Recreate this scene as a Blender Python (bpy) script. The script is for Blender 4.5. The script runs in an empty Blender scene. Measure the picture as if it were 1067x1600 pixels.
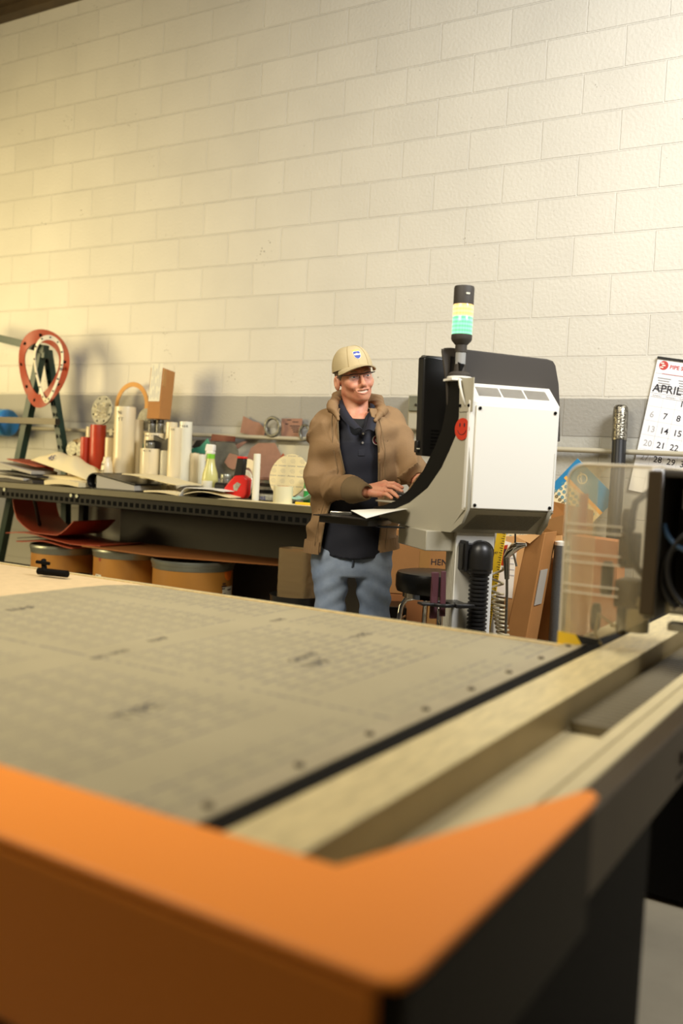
import bpy, bmesh, math, random
import numpy as np
from mathutils import Vector, Matrix, Euler
random.seed(7)
sc = bpy.context.scene
col = sc.collection
PI = math.pi
# ------------------------------------------------------------------ camera
FPX = 1477.46
CAM = np.array([3.8212, -4.7582, 1.2316])
YAW, PITCH, ROLL = -.5454, -.0522, .0497
_fw = np.array([math.sin(YAW)*math.cos(PITCH), math.cos(YAW)*math.cos(PITCH), math.sin(PITCH)])
_rt = np.array([math.cos(YAW), -math.sin(YAW), 0.0])
_up = np.cross(_rt, _fw)
RT = _rt*math.cos(ROLL) + _up*math.sin(ROLL)
UP = -_rt*math.sin(ROLL) + _up*math.cos(ROLL)
FW = _fw
cd = bpy.data.cameras.new('camera')
cam = bpy.data.objects.new('camera', cd)
col.objects.link(cam)
cam.matrix_world = Matrix(((RT[0], UP[0], -FW[0], CAM[0]), (RT[1], UP[1], -FW[1], CAM[1]), (RT[2], UP[2], -FW[2], CAM[2]), (0, 0, 0, 1)))
cd.sensor_fit = 'VERTICAL'
cd.sensor_height = 36.0
cd.lens = FPX/1600*36.0
cd.clip_start = .05
cd.dof.use_dof = True
cd.dof.focus_distance = 4.0
cd.dof.aperture_fstop = 1.5
sc.camera = cam
# ------------------------------------------------------------------ light and exposure
sc.view_settings.view_transform = 'Standard'
sc.view_settings.look = 'None'
sc.view_settings.gamma = 1.0
sc.view_settings.exposure = 0.0
w = bpy.data.worlds.new('shop_air')
sc.world = w
w.use_nodes = True
w.node_tree.nodes['Background'].inputs[0].default_value = (1.0, .84, .60, 1)
w.node_tree.nodes['Background'].inputs[1].default_value = .09
def area(name, loc, target, size, power, color, size_y=None, spread=None):
    l = bpy.data.lights.new(name, 'AREA')
    l.shape = 'RECTANGLE'; l.size = size; l.size_y = size_y or size
    l.energy = power; l.color = color
    if spread: l.spread = math.radians(spread)
    o = bpy.data.objects.new(name, l); col.objects.link(o)
    o.location = loc
    o.rotation_euler = (Vector(target)-Vector(loc)).to_track_quat('-Z', 'Y').to_euler()
    return o
area('warm_flood_light', (-3.6, -3.4, 2.1), (-1.6, 0, 2.1), 2.0, 56, (1.0, .80, .40), spread=84)
area('strobe_light', (5.2, -2.2, 4.0), (2.6, -.2, 2.3), 1.3, 142, (.985, .985, 1.0), spread=135)
area('ceiling_bay_light', (1.8, -4.15, 3.7), (1.6, -2.0, .6), 1.6, 73, (1.0, .91, .74), spread=130)

# ------------------------------------------------------------------ helpers
def ray(px, py):
    return FW + RT*((px-533.5)/FPX) - UP*((py-800)/FPX)
def aty(px, py, y):
    d = ray(px, py); return Vector(CAM + d*((y-CAM[1])/d[1]))
def atz(px, py, z):
    d = ray(px, py); return Vector(CAM + d*((z-CAM[2])/d[2]))
def atd(px, py, D):
    return Vector(CAM + ray(px, py)*D)
def lin(c):
    return tuple((v/12.92 if v <= .04045 else ((v+.055)/1.055)**2.4) for v in (x/255 for x in c))
M = {}
def nd(nt, t, **kw):
    n = nt.nodes.new(t)
    for k, v in kw.items():
        if k == 'ins':
            for kk, vv in v.items():
                if hasattr(vv, 'is_output') or isinstance(vv, bpy.types.NodeSocket): nt.links.new(vv, n.inputs[kk])
                else: n.inputs[kk].default_value = vv
        else: setattr(n, k, v)
    return n
def mth(nt, op, a, b=None, c=None):
    n = nt.nodes.new('ShaderNodeMath'); n.operation = op
    for i, v in enumerate((a, b, c)):
        if v is None: continue
        if isinstance(v, bpy.types.NodeSocket): nt.links.new(v, n.inputs[i])
        else: n.inputs[i].default_value = v
    return n.outputs[0]
def mixc(nt, f, a, b):
    n = nt.nodes.new('ShaderNodeMix'); n.data_type = 'RGBA'
    for s, v in ((n.inputs[0], f), (n.inputs[6], a), (n.inputs[7], b)):
        if isinstance(v, bpy.types.NodeSocket): nt.links.new(v, s)
        elif isinstance(v, (int, float)): s.default_value = v
        else: s.default_value = (*v[:3], 1)
    return n.outputs[2]
def mat(name, rgb, rough=.5, metal=0, bump=0, bscale=200, var=0, vscale=8, spec=.5, trans=0, emit=None, estr=0, alpha=None, coat=0, var2=None, stretch=None):
    m = bpy.data.materials.new(name); m.use_nodes = True
    nt = m.node_tree; p = nt.nodes['Principled BSDF']
    c = lin(rgb)
    p.inputs['Base Color'].default_value = (*c, 1)
    p.inputs['Roughness'].default_value = rough
    p.inputs['Metallic'].default_value = metal
    p.inputs['Specular IOR Level'].default_value = spec
    if coat: p.inputs['Coat Weight'].default_value = coat
    if trans: p.inputs['Transmission Weight'].default_value = trans
    if emit:
        p.inputs['Emission Color'].default_value = (*lin(emit), 1); p.inputs['Emission Strength'].default_value = estr
    co = None
    if bump or var or var2:
        co = nd(nt, 'ShaderNodeTexCoord').outputs['Object']
        if stretch:
            mp_ = nd(nt, 'ShaderNodeMapping', ins={'Vector': co, 'Scale': stretch}); co = mp_.outputs[0]
    if var or var2:
        n = nd(nt, 'ShaderNodeTexNoise', ins={'Vector': co, 'Scale': vscale, 'Detail': 5.0, 'Roughness': .6})
        r = nd(nt, 'ShaderNodeMapRange', ins={'Value': n.outputs[0], 'From Min': .3, 'From Max': .7})
        if var2: a, b = c, lin(var2)
        else: a = tuple(v*(1-var) for v in c); b = tuple(min(1, v*(1+var)) for v in c)
        nt.links.new(mixc(nt, r.outputs[0], a, b), p.inputs['Base Color'])
    if bump:
        n = nd(nt, 'ShaderNodeTexNoise', ins={'Vector': co, 'Scale': bscale, 'Detail': 3.0})
        b = nd(nt, 'ShaderNodeBump', ins={'Height': n.outputs[0], 'Strength': bump, 'Distance': .002})
        nt.links.new(b.outputs[0], p.inputs['Normal'])
    M[name] = m
    return m
def film(name, rgb, clear=.7, rough=.12, haze=.3, fres=1.45):
    """thin clear plastic: transparent + a little milk + gloss by fresnel"""
    m = bpy.data.materials.new(name); m.use_nodes = True
    nt = m.node_tree; nt.nodes.remove(nt.nodes['Principled BSDF'])
    out = nt.nodes['Material Output']
    t = nd(nt, 'ShaderNodeBsdfTransparent', ins={'Color': (*lin(rgb), 1)})
    d = nd(nt, 'ShaderNodeBsdfDiffuse', ins={'Color': (*lin(rgb), 1)})
    g = nd(nt, 'ShaderNodeBsdfGlossy', ins={'Color': (1, 1, 1, 1), 'Roughness': rough})
    a = nd(nt, 'ShaderNodeMixShader', ins={0: 1-clear, 1: t.outputs[0], 2: d.outputs[0]})
    lw = nd(nt, 'ShaderNodeLayerWeight', ins={'Blend': .5})
    f = mth(nt, 'ADD', mth(nt, 'MULTIPLY', mth(nt, 'POWER', lw.outputs['Facing'], 4.0), .55), (fres-1)*.09)
    b = nd(nt, 'ShaderNodeMixShader', ins={0: f, 1: a.outputs[0], 2: g.outputs[0]})
    nt.links.new(b.outputs[0], out.inputs[0])
    M[name] = m
    return m
class MB:
    def __init__(s): s.v = []; s.f = []; s.m = []; s.mi = 0
    def add(s, vs, fs, T=None):
        o = len(s.v)
        for v in vs:
            v = Vector(v)
            s.v.append(tuple(T @ v) if T is not None else tuple(v))
        for f in fs: s.f.append(tuple(i+o for i in f)); s.m.append(s.mi)
        return s
    def box(s, c, d, T=None, rot=None):
        x, y, z = (k/2 for k in d)
        vs = [Vector((a*x, b*y, e*z)) for a in (-1, 1) for b in (-1, 1) for e in (-1, 1)]
        if rot is not None:
            R_ = Euler(rot).to_matrix(); vs = [R_ @ v for v in vs]
        vs = [v+Vector(c) for v in vs]
        return s.add(vs, [(0, 1, 3, 2), (4, 6, 7, 5), (0, 4, 5, 1), (2, 3, 7, 6), (0, 2, 6, 4), (1, 5, 7, 3)], T)
    def bx(s, x0, x1, y0, y1, z0, z1, T=None):
        return s.box(((x0+x1)/2, (y0+y1)/2, (z0+z1)/2), (abs(x1-x0), abs(y1-y0), abs(z1-z0)), T)
    def hexa(s, q0, q1, T=None):
        """prism between two matching polygons"""
        n = len(q0)
        vs = list(q0)+list(q1)
        fs = [tuple(range(n))[::-1], tuple(range(n, 2*n))]+[(i, (i+1) % n, (i+1) % n+n, i+n) for i in range(n)]
        return s.add(vs, fs, T)
    def prism(s, poly, h, T=None, z0=0):
        return s.hexa([(x, y, z0) for x, y in poly], [(x, y, z0+h) for x, y in poly], T)
    def cyl(s, p0, p1, r0, r1=None, n=24, T=None, cap=True):
        r1 = r0 if r1 is None else r1
        p0, p1 = Vector(p0), Vector(p1)
        q = (p1-p0).to_track_quat('Z', 'Y')
        ring = [Vector((math.cos(2*PI*i/n), math.sin(2*PI*i/n), 0)) for i in range(n)]
        vs = [p0+q @ (v*r0) for v in ring]+[p1+q @ (v*r1) for v in ring]
        fs = [(i, (i+1) % n, (i+1) % n+n, i+n) for i in range(n)]
        if cap: fs += [tuple(range(n))[::-1], tuple(range(n, 2*n))]
        return s.add(vs, fs, T)
    def lathe(s, prof, c=(0, 0, 0), n=32, T=None):
        c = Vector(c); vs = []; fs = []
        for r, z in prof:
            vs += [c+Vector((r*math.cos(2*PI*i/n), r*math.sin(2*PI*i/n), z)) for i in range(n)]
        for k in range(len(prof)-1):
            fs += [(k*n+i, k*n+(i+1) % n, (k+1)*n+(i+1) % n, (k+1)*n+i) for i in range(n)]
        if prof[0][0] > 1e-6: fs.append(tuple(range(n))[::-1])
        if prof[-1][0] > 1e-6: fs.append(tuple(range((len(prof)-1)*n, len(prof)*n)))
        return s.add(vs, fs, T)
    def tube(s, pts, r, n=10, closed=False, T=None):
        pts = [Vector(p) for p in pts]; N_ = len(pts)
        rs = r if isinstance(r, (list, tuple)) else [r]*N_
        vs = []; fs = []; up = None
        for i, p in enumerate(pts):
            if closed: t = pts[(i+1) % N_]-pts[i-1]
            else: t = pts[min(i+1, N_-1)]-pts[max(i-1, 0)]
            t.normalize()
            if up is None:
                up = t.orthogonal().normalized()
            up = (up-t*up.dot(t)); up = up.normalized() if up.length > 1e-6 else t.orthogonal().normalized()
            b = t.cross(up)
            vs += [p+(up*math.cos(2*PI*k/n)+b*math.sin(2*PI*k/n))*rs[i] for k in range(n)]
        for i in range(N_ if closed else N_-1):
            j = (i+1) % N_
            fs += [(i*n+k, i*n+(k+1) % n, j*n+(k+1) % n, j*n+k) for k in range(n)]
        if not closed: fs += [tuple(range(n))[::-1], tuple(range((N_-1)*n, N_*n))]
        return s.add(vs, fs, T)
    def ell(s, c, r, n=20, m=12, T=None):
        vs = []; c = Vector(c)
        for j in range(m+1):
            a = PI*j/m-PI/2
            vs += [c+Vector((r[0]*math.cos(a)*math.cos(2*PI*i/n), r[1]*math.cos(a)*math.sin(2*PI*i/n), r[2]*math.sin(a))) for i in range(n)]
        fs = [(j*n+i, j*n+(i+1) % n, (j+1)*n+(i+1) % n, (j+1)*n+i) for j in range(m) for i in range(n)]
        return s.add(vs, fs, T)
    def sheet(s, fn, nu, nv, th, T=None):
        """a curved sheet fn(u,v)->(point) with thickness th along its normal"""
        P = [[Vector(fn(i/nu, j/nv)) for j in range(nv+1)] for i in range(nu+1)]
        vs = []; bot = []
        for i in range(nu+1):
            for j in range(nv+1):
                a = P[min(i+1, nu)][j]-P[max(i-1, 0)][j]; b = P[i][min(j+1, nv)]-P[i][max(j-1, 0)]
                nn = a.cross(b); nn = nn.normalized() if nn.length > 1e-12 else Vector((0, 0, 1))
                vs.append(P[i][j]); bot.append(P[i][j]-nn*th)
        o = len(vs); vs += bot; W = nv+1
        fs = []
        for i in range(nu):
            for j in range(nv):
                a, b, c, d = i*W+j, (i+1)*W+j, (i+1)*W+j+1, i*W+j+1
                fs += [(a, b, c, d), (d+o, c+o, b+o, a+o)]
        for i in range(nu):
            a, b = i*W, (i+1)*W; fs.append((a, a+o, b+o, b))
            a, b = i*W+nv, (i+1)*W+nv; fs.append((b, b+o, a+o, a))
        for j in range(nv):
            a, b = j, j+1; fs.append((b, b+o, a+o, a))
            a, b = nu*W+j, nu*W+j+1; fs.append((a, a+o, b+o, b))
        return s.add(vs, fs, T)
    def ring(s, c, ax, ro, ri, th, n=48, sx=1, sy=1, T=None):
        """flat ring of thickness th around axis ax"""
        q = Vector(ax).to_track_quat('Z', 'Y'); c = Vector(c)
        def R_(r, z): return [c+q @ Vector((r*sx*math.cos(2*PI*i/n), r*sy*math.sin(2*PI*i/n), z)) for i in range(n)]
        vs = R_(ro, 0)+R_(ro, th)+R_(ri, th)+R_(ri, 0)
        fs = []
        for k in range(4):
            a, b = k*n, ((k+1) % 4)*n
            fs += [(a+i, a+(i+1) % n, b+(i+1) % n, b+i) for i in range(n)]
        return s.add(vs, fs, T)
    def text(s, txt, size, T, align='LEFT', ext=.0004, bold=0):
        cu = bpy.data.curves.new('lettering', 'FONT'); cu.body = txt; cu.size = size
        cu.align_x = align; cu.extrude = ext; cu.offset = bold; cu.resolution_u = 2
        o = bpy.data.objects.new('lettering', cu)
        me = o.to_mesh()
        s.add([v.co.copy() for v in me.vertices], [tuple(p.vertices) for p in me.polygons], T)
        o.to_mesh_clear(); bpy.data.objects.remove(o); bpy.data.curves.remove(cu)
        return s
    def build(s, name, m, parent=None, bevel=0, segs=2, ang=40, sub=0):
        me = bpy.data.meshes.new(name)
        me.from_pydata(s.v, [], s.f)
        ms = m if isinstance(m, (list, tuple)) else [m]
        for x in ms: me.materials.append(M[x] if isinstance(x, str) else x)
        if len(ms) > 1: me.polygons.foreach_set('material_index', s.m)
        bm = bmesh.new(); bm.from_mesh(me)
        bmesh.ops.remove_doubles(bm, verts=bm.verts, dist=1e-6)
        bmesh.ops.recalc_face_normals(bm, faces=bm.faces)
        bm.to_mesh(me); bm.free()
        me.polygons.foreach_set('use_smooth', [True]*len(me.polygons))
        me.set_sharp_from_angle(angle=math.radians(ang))
        o = bpy.data.objects.new(name, me); col.objects.link(o)
        if bevel:
            b = o.modifiers.new('edge', 'BEVEL'); b.width = bevel; b.segments = segs; b.limit_method = 'ANGLE'; b.angle_limit = math.radians(40)
        if parent: o.parent = parent
        return o
def thing(name, label, cat, loc=(0, 0, 0), rz=0, group=None):
    o = bpy.data.objects.new(name, None); col.objects.link(o)
    o.location = loc; o.rotation_euler = (0, 0, rz); o.empty_display_size = .1
    return tag(o, label, cat, group)
def tag(o, label, cat, group=None):
    o['label'] = label; o['category'] = cat
    if group: o['group'] = group
    return o
def struct(o):
    o['kind'] = 'structure'; return o
def frame(o, x, y):
    """matrix with origin o, x axis x, y axis near y"""
    x = Vector(x).normalized(); z = x.cross(Vector(y)).normalized(); y = z.cross(x)
    return Matrix(((x.x, y.x, z.x, o[0]), (x.y, y.y, z.y, o[1]), (x.z, y.z, z.z, o[2]), (0, 0, 0, 1)))

# ------------------------------------------------------------------ materials
mat('cream_plastic', (226, 222, 206), .45, bump=.05)
mat('white_paint', (232, 229, 218), .4, bump=.06, bscale=600)
mat('console_grey', (176, 170, 150), .42, bump=.05, bscale=500)
mat('black_plastic', (24, 23, 22), .38, bump=.08, bscale=500)
mat('black_gloss', (13, 12, 12), .38, spec=.25)
mat('black_textured', (58, 52, 44), .6, bump=.25, bscale=900)
mat('black_paint', (9, 7, 5), .7, spec=.12)
mat('guard_dark', (34, 28, 18), .6, spec=.2)
mat('machine_brown', (66, 54, 36), .5, var=.1, spec=.3)
mat('orange_paint', (250, 146, 42), .5, bump=.06, bscale=500)
mat('screw_brown', (92, 82, 62), .6)
mat('strip_metal', (158, 146, 116), .5, var=.1)
mat('channel_metal', (206, 190, 146), .55, var=.05)
mat('aluminium', (226, 208, 156), .42, metal=.5, var=.18, vscale=14, stretch=(6, 1, 1))
mat('satin_tube', (176, 176, 172), .35, metal=.3)
mat('aluminium_shaded', (150, 132, 92), .45, metal=.4, var=.08)  # darker copy of the aluminium, with shade put into the colour
mat('steel', (190, 185, 170), .25, metal=1)
mat('chrome', (225, 222, 215), .08, metal=1)
mat('dark_steel', (70, 66, 58), .4, metal=.8)
mat('bed_felt', (206, 180, 136), .8, var=.06, vscale=30, bump=.2)
mat('cardboard', (174, 120, 62), .75, var=.07, vscale=6, bump=.12, bscale=90)
mat('cardboard_dark', (150, 92, 40), .75, var=.08, vscale=6, bump=.12, bscale=90)
mat('cardboard_pale', (198, 150, 92), .75, var=.07, vscale=6, bump=.12, bscale=90)
mat('cardboard_red', (186, 124, 80), .75, var=.08)
mat('packing_tape', (176, 128, 70), .22)
mat('fibre_drum', (178, 122, 48), .5, var=.08, vscale=5, stretch=(1, 1, .4))
mat('galvanised', (150, 152, 138), .35, metal=.7, var=.1)
mat('paper', (236, 232, 216), .7, bump=.1, bscale=60)
mat('paper_cream', (232, 216, 170), .7, bump=.3, bscale=40)
mat('paper_grey', (176, 170, 156), .7)
mat('ink', (38, 36, 44), .7)
mat('ink_blue', (52, 60, 120), .7)
mat('ink_pale', (190, 188, 186), .7)
mat('ink_red', (196, 70, 62), .6)
mat('rack_green', (24, 50, 38), .4, var=.15)
mat('rack_hole', (10, 10, 8), .9, spec=.1)
mat('bench_steel', (21, 18, 13), .6, var=.12, spec=.3)
mat('bench_top', (96, 88, 62), .45, var=.1)
mat('red_rubber', (156, 60, 30), .5, var=.06, bump=.1)
mat('red_silicone', (178, 56, 28), .35, var=.08)
mat('smiley_red', (206, 58, 34), .45)
mat('brown_rubber', (112, 48, 30), .55, var=.1)
mat('pink_sheet', (154, 114, 94), .75, var=.1, vscale=20, bump=.2)
mat('teal_sheet', (58, 142, 116), .6, var=.08)
mat('grey_sheet', (104, 102, 90), .65, var=.15, vscale=30)
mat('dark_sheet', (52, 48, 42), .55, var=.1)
mat('white_ring', (222, 214, 190), .5)
mat('tan_ring', (204, 146, 66), .6, var=.08)
mat('roll_cream', (228, 212, 172), .35, var=.03, vscale=5, bump=.15, bscale=12, coat=.3)
mat('roll_white', (232, 228, 204), .25, var=.03, vscale=5, bump=.2, bscale=14, coat=.5)
mat('blue_plastic', (48, 128, 190), .4)
mat('mottled_metal', (150, 146, 126), .35, metal=.3, var2=(60, 58, 52), vscale=60)
mat('speckle_grey', (176, 172, 150), .5, var2=(120, 116, 100), vscale=50)
mat('green_plastic', (40, 140, 62), .35)
mat('lime_plastic', (128, 196, 52), .35)
mat('red_plastic', (208, 34, 30), .35)
mat('white_plastic', (238, 234, 220), .35)
mat('yellow_liquid', (226, 220, 140), .2, trans=.2)
mat('yellow_plastic', (232, 190, 40), .45)
mat('label_white', (226, 222, 200), .6)
mat('orange_sticker', (236, 120, 24), .6)
mat('cushion_black', (30, 28, 24), .35, bump=.1)
mat('maroon', (84, 44, 50), .6, bump=.15)
mat('mesh_grey', (88, 88, 84), .6, bump=.8, bscale=500, var=.25, vscale=200)
mat('hose_black', (26, 25, 24), .4)
mat('coil_hose', (190, 176, 140), .3)
mat('tape_clear', (226, 218, 176), .3, bump=.1)
mat('mint', (150, 190, 168), .6)
film('clear_cover', (252, 246, 230), .86, .12, fres=1.45)
film('edge_plastic', (240, 230, 204), .25, .15, fres=1.5)
film('clear_bag', (236, 232, 214), .72, .3, fres=1.2)
film('stretch_film', (200, 176, 130), .68, .25, fres=1.35)
film('lens_glass', (250, 250, 250), .97, .02, fres=1.25)

# wall: painted concrete block, cream above a grey band
def wall_material():
    m = bpy.data.materials.new('painted_block'); m.use_nodes = True
    nt = m.node_tree; p = nt.nodes['Principled BSDF']
    co = nd(nt, 'ShaderNodeTexCoord').outputs['Object']
    sp = nd(nt, 'ShaderNodeSeparateXYZ', ins={0: co})
    wob = nd(nt, 'ShaderNodeTexNoise', ins={'Vector': co, 'Scale': 5.0, 'Detail': 3.0})
    wz = mth(nt, 'ADD', sp.outputs[2], mth(nt, 'MULTIPLY', mth(nt, 'SUBTRACT', wob.outputs[0], .5), .006))
    wx = mth(nt, 'ADD', mth(nt, 'ADD', sp.outputs[0], .2032), mth(nt, 'MULTIPLY', mth(nt, 'SUBTRACT', wob.outputs[0], .5), .006))
    v = nd(nt, 'ShaderNodeCombineXYZ', ins={0: wx, 1: wz})
    br = nd(nt, 'ShaderNodeTexBrick', ins={'Vector': v.outputs[0], 'Scale': 1.0, 'Mortar Size': .0045, 'Mortar Smooth': .35, 'Brick Width': .4064, 'Row Height': .2032, 'Bias': 0.0,
                                          'Color1': (.90, .90, .90, 1), 'Color2': (.95, .95, .95, 1), 'Mortar': (1.0, 1.0, 1.0, 1)})
    br.offset = .5; br.offset_frequency = 2; br.squash_frequency = 2; br.squash = 1.0
    cream = lin((220, 215, 200)); grey = lin((160, 157, 148)); pale = lin((184, 182, 172))
    edge = mth(nt, 'ADD', sp.outputs[2], mth(nt, 'MULTIPLY', mth(nt, 'SUBTRACT', wob.outputs[0], .5), .012))
    a = mth(nt, 'GREATER_THAN', edge, 1.617)
    b = mth(nt, 'GREATER_THAN', sp.outputs[2], 1.4224)
    c1 = mixc(nt, b, pale, grey)
    c = mixc(nt, a, c1, cream)
    # soft wear of the paint
    n2 = nd(nt, 'ShaderNodeTexNoise', ins={'Vector': co, 'Scale': 2.2, 'Detail': 6.0})
    mul = nd(nt, 'ShaderNodeMapRange', ins={'Value': n2.outputs[0], 'From Min': .3, 'From Max': .7, 'To Min': .95, 'To Max': 1.03})
    mm = nd(nt, 'ShaderNodeMix', data_type='RGBA', blend_type='MULTIPLY'); mm.inputs[0].default_value = 1
    nt.links.new(c, mm.inputs[6]); nt.links.new(mul.outputs[0], mm.inputs[7])
    m3 = nd(nt, 'ShaderNodeMix', data_type='RGBA', blend_type='MULTIPLY'); m3.inputs[0].default_value = 1
    nt.links.new(mm.outputs[2], m3.inputs[6]); nt.links.new(br.outputs['Color'], m3.inputs[7])
    # open pits in the block face
    vo = nd(nt, 'ShaderNodeTexVoronoi', ins={'Vector': co, 'Scale': 46.0, 'Randomness': 1.0})
    n3 = nd(nt, 'ShaderNodeTexNoise', ins={'Vector': co, 'Scale': 5.0, 'Detail': 2.0})
    rad = nd(nt, 'ShaderNodeMapRange', ins={'Value': n3.outputs[0], 'From Min': .55, 'From Max': .8, 'To Min': .0, 'To Max': .24})
    pit = mth(nt, 'LESS_THAN', vo.outputs['Distance'], rad.outputs[0])
    dark = mixc(nt, mth(nt, 'MULTIPLY', pit, .7), m3.outputs[2], lin((96, 84, 62)))
    nt.links.new(dark, p.inputs['Base Color'])
    p.inputs['Roughness'].default_value = .5
    p.inputs['Specular IOR Level'].default_value = .35
    fine = nd(nt, 'ShaderNodeTexNoise', ins={'Vector': co, 'Scale': 60.0, 'Detail': 4.0})
    h = mth(nt, 'SUBTRACT', mth(nt, 'MULTIPLY', fine.outputs[0], .35), mth(nt, 'ADD', mth(nt, 'MULTIPLY', br.outputs['Fac'], .9), mth(nt, 'MULTIPLY', pit, .5)))
    bm = nd(nt, 'ShaderNodeBump', ins={'Height': h, 'Strength': 1.0, 'Distance': .007})
    nt.links.new(bm.outputs[0], p.inputs['Normal'])
    M['painted_block'] = m
wall_material()
def print_material(name, base, along='Y', pu=.0667, pv=.06, o=(0, 0), dark=(84, 84, 92), amt=.5):
    """sheet stock stamped all over with short text lines and curled marks"""
    m = bpy.data.materials.new(name); m.use_nodes = True
    nt = m.node_tree; p = nt.nodes['Principled BSDF']
    co = nd(nt, 'ShaderNodeTexCoord').outputs['Object']
    sp = nd(nt, 'ShaderNodeSeparateXYZ', ins={0: co})
    u, v = (sp.outputs[1], sp.outputs[0]) if along == 'Y' else (sp.outputs[0], sp.outputs[2])
    U_ = mth(nt, 'DIVIDE', u, pu); V_ = mth(nt, 'DIVIDE', v, pv)
    row = mth(nt, 'FLOOR', V_)
    U2 = mth(nt, 'ADD', U_, mth(nt, 'MULTIPLY', row, .12))
    fu = mth(nt, 'FRACT', U2); fv = mth(nt, 'FRACT', V_)
    fine = nd(nt, 'ShaderNodeTexNoise', ins={'Vector': co, 'Scale': 420.0, 'Detail': 1.0})
    brk = mth(nt, 'GREATER_THAN', fine.outputs[0], .42)
    dash = mth(nt, 'MULTIPLY', mth(nt, 'LESS_THAN', mth(nt, 'ABSOLUTE', mth(nt, 'SUBTRACT', fu, .5)), .43),
               mth(nt, 'LESS_THAN', mth(nt, 'ABSOLUTE', mth(nt, 'SUBTRACT', fv, .22)), .05))
    dx = mth(nt, 'SUBTRACT', fu, .55); dy = mth(nt, 'SUBTRACT', fv, .66)
    rr = mth(nt, 'SQRT', mth(nt, 'ADD', mth(nt, 'MULTIPLY', dx, dx), mth(nt, 'MULTIPLY', dy, dy)))
    ang = mth(nt, 'ARCTAN2', dy, dx)
    arc = mth(nt, 'GREATER_THAN', ang, -.9)
    r1 = mth(nt, 'MULTIPLY', mth(nt, 'LESS_THAN', mth(nt, 'ABSOLUTE', mth(nt, 'SUBTRACT', rr, .24)), .028), arc)
    r2 = mth(nt, 'LESS_THAN', mth(nt, 'ABSOLUTE', mth(nt, 'SUBTRACT', rr, .11)), .035)
    mk = mth(nt, 'MAXIMUM', mth(nt, 'MULTIPLY', dash, brk), mth(nt, 'MULTIPLY', mth(nt, 'MAXIMUM', r1, r2), .5))
    # bare bands and patchy inking
    big = nd(nt, 'ShaderNodeTexNoise', ins={'Vector': co, 'Scale': 3.0, 'Detail': 3.0})
    ink = nd(nt, 'ShaderNodeMapRange', ins={'Value': big.outputs[0], 'From Min': .3, 'From Max': .65, 'To Min': .35, 'To Max': 1.0})
    mk = mth(nt, 'MULTIPLY', mk, ink.outputs[0])
    if along == 'Y':
        for c_, w_ in ((-3.355, .06), (-2.72, .04)):
            mk = mth(nt, 'MULTIPLY', mk, mth(nt, 'GREATER_THAN', mth(nt, 'ABSOLUTE', mth(nt, 'SUBTRACT', u, c_)), w_))
        for c_, w_ in ((2.95, .04), (2.35, .05)):
            mk = mth(nt, 'MULTIPLY', mk, mth(nt, 'GREATER_THAN', mth(nt, 'ABSOLUTE', mth(nt, 'SUBTRACT', v, c_)), w_))
        # small running line in the bare band
        run = mth(nt, 'MULTIPLY', mth(nt, 'LESS_THAN', mth(nt, 'ABSOLUTE', mth(nt, 'SUBTRACT', u, -3.345)), .004), mth(nt, 'GREATER_THAN', nd(nt, 'ShaderNodeTexNoise', ins={'Vector': co, 'Scale': 60.0}).outputs[0], .48))
        mk = mth(nt, 'MAXIMUM', mk, mth(nt, 'MULTIPLY', run, .7))
    n4 = nd(nt, 'ShaderNodeTexNoise', ins={'Vector': co, 'Scale': 6.0, 'Detail': 6.0})
    b0 = lin(base)
    c = mixc(nt, n4.outputs[0], tuple(x*.86 for x in b0), tuple(x*1.1 for x in b0))
    nt.links.new(mixc(nt, mth(nt, 'MULTIPLY', mk, amt), c, lin(dark)), p.inputs['Base Color'])
    p.inputs['Roughness'].default_value = .5
    p.inputs['Specular IOR Level'].default_value = .4
    M[name] = m
print_material('printed_sheet', (160, 149, 118), dark=(64, 68, 84), amt=1.0)
print_material('printed_disc', (224, 208, 160), along='X', pu=.062, pv=.055, dark=(110, 112, 122), amt=.9)

# ================================================================== the setting
struct(MB().bx(-7, 8, 0, .2, 0, 5).build('wall_back', 'painted_block'))
mat('concrete_floor', (158, 148, 126), .55, var=.12, vscale=3, bump=.1, bscale=80)
struct(MB().bx(-7, 8, -9, .2, -.1, 0).build('floor', 'concrete_floor'))
mat('ceiling_deck', (66, 54, 34), .7, var=.2)
cb = MB().bx(-7, 8, -9, .2, 4.62, 4.7)
for k in range(30): cb.bx(-7+.5*k, -7+.5*k+.2, -9, .2, 4.55, 4.62)
struct(cb.build('ceiling', 'ceiling_deck'))
struct(MB().bx(-7, -6.8, -9, 0, 0, 4.62).build('wall_left', 'painted_block'))
mat('ledger_paint', (78, 62, 38), .6, var=.25)
struct(MB().bx(-7, 8, -.09, 0, 4.36, 4.55).bx(-7, 8, -.14, 0, 4.42, 4.44).build('trim_1', 'ledger_paint'))
# conduit along the wall
mat('conduit_paint', (176, 168, 144), .4)
pb = MB().cyl((-6.8, -.045, 1.385), (8, -.045, 1.335), .0135, n=14)
for x in (-2.4, -.9, .9, 2.2, 3.4): pb.box((x, -.035, 1.36), (.03, .05, .045))
tag(pb.build('conduit', 'conduit_paint'), 'cream painted pipe running level along the block wall', 'pipe')
# junction box on the wall
J = thing('junction_box', 'grey electrical box fixed to the wall beside the monitor', 'electrical box', (1.42, 0, 1.53))
MB().bx(-.06, .06, -.05, 0, -.10, .10).build('housing', 'console_grey', J, bevel=.012)
cv = MB().bx(-.05, .05, -.062, -.05, .005, .09).build('cover_plate', 'galvanised', J, bevel=.006)
MB().cyl((0, -.062, .04), (0, -.068, .04), .008, n=12).build('screw', 'dark_steel', cv)

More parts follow.
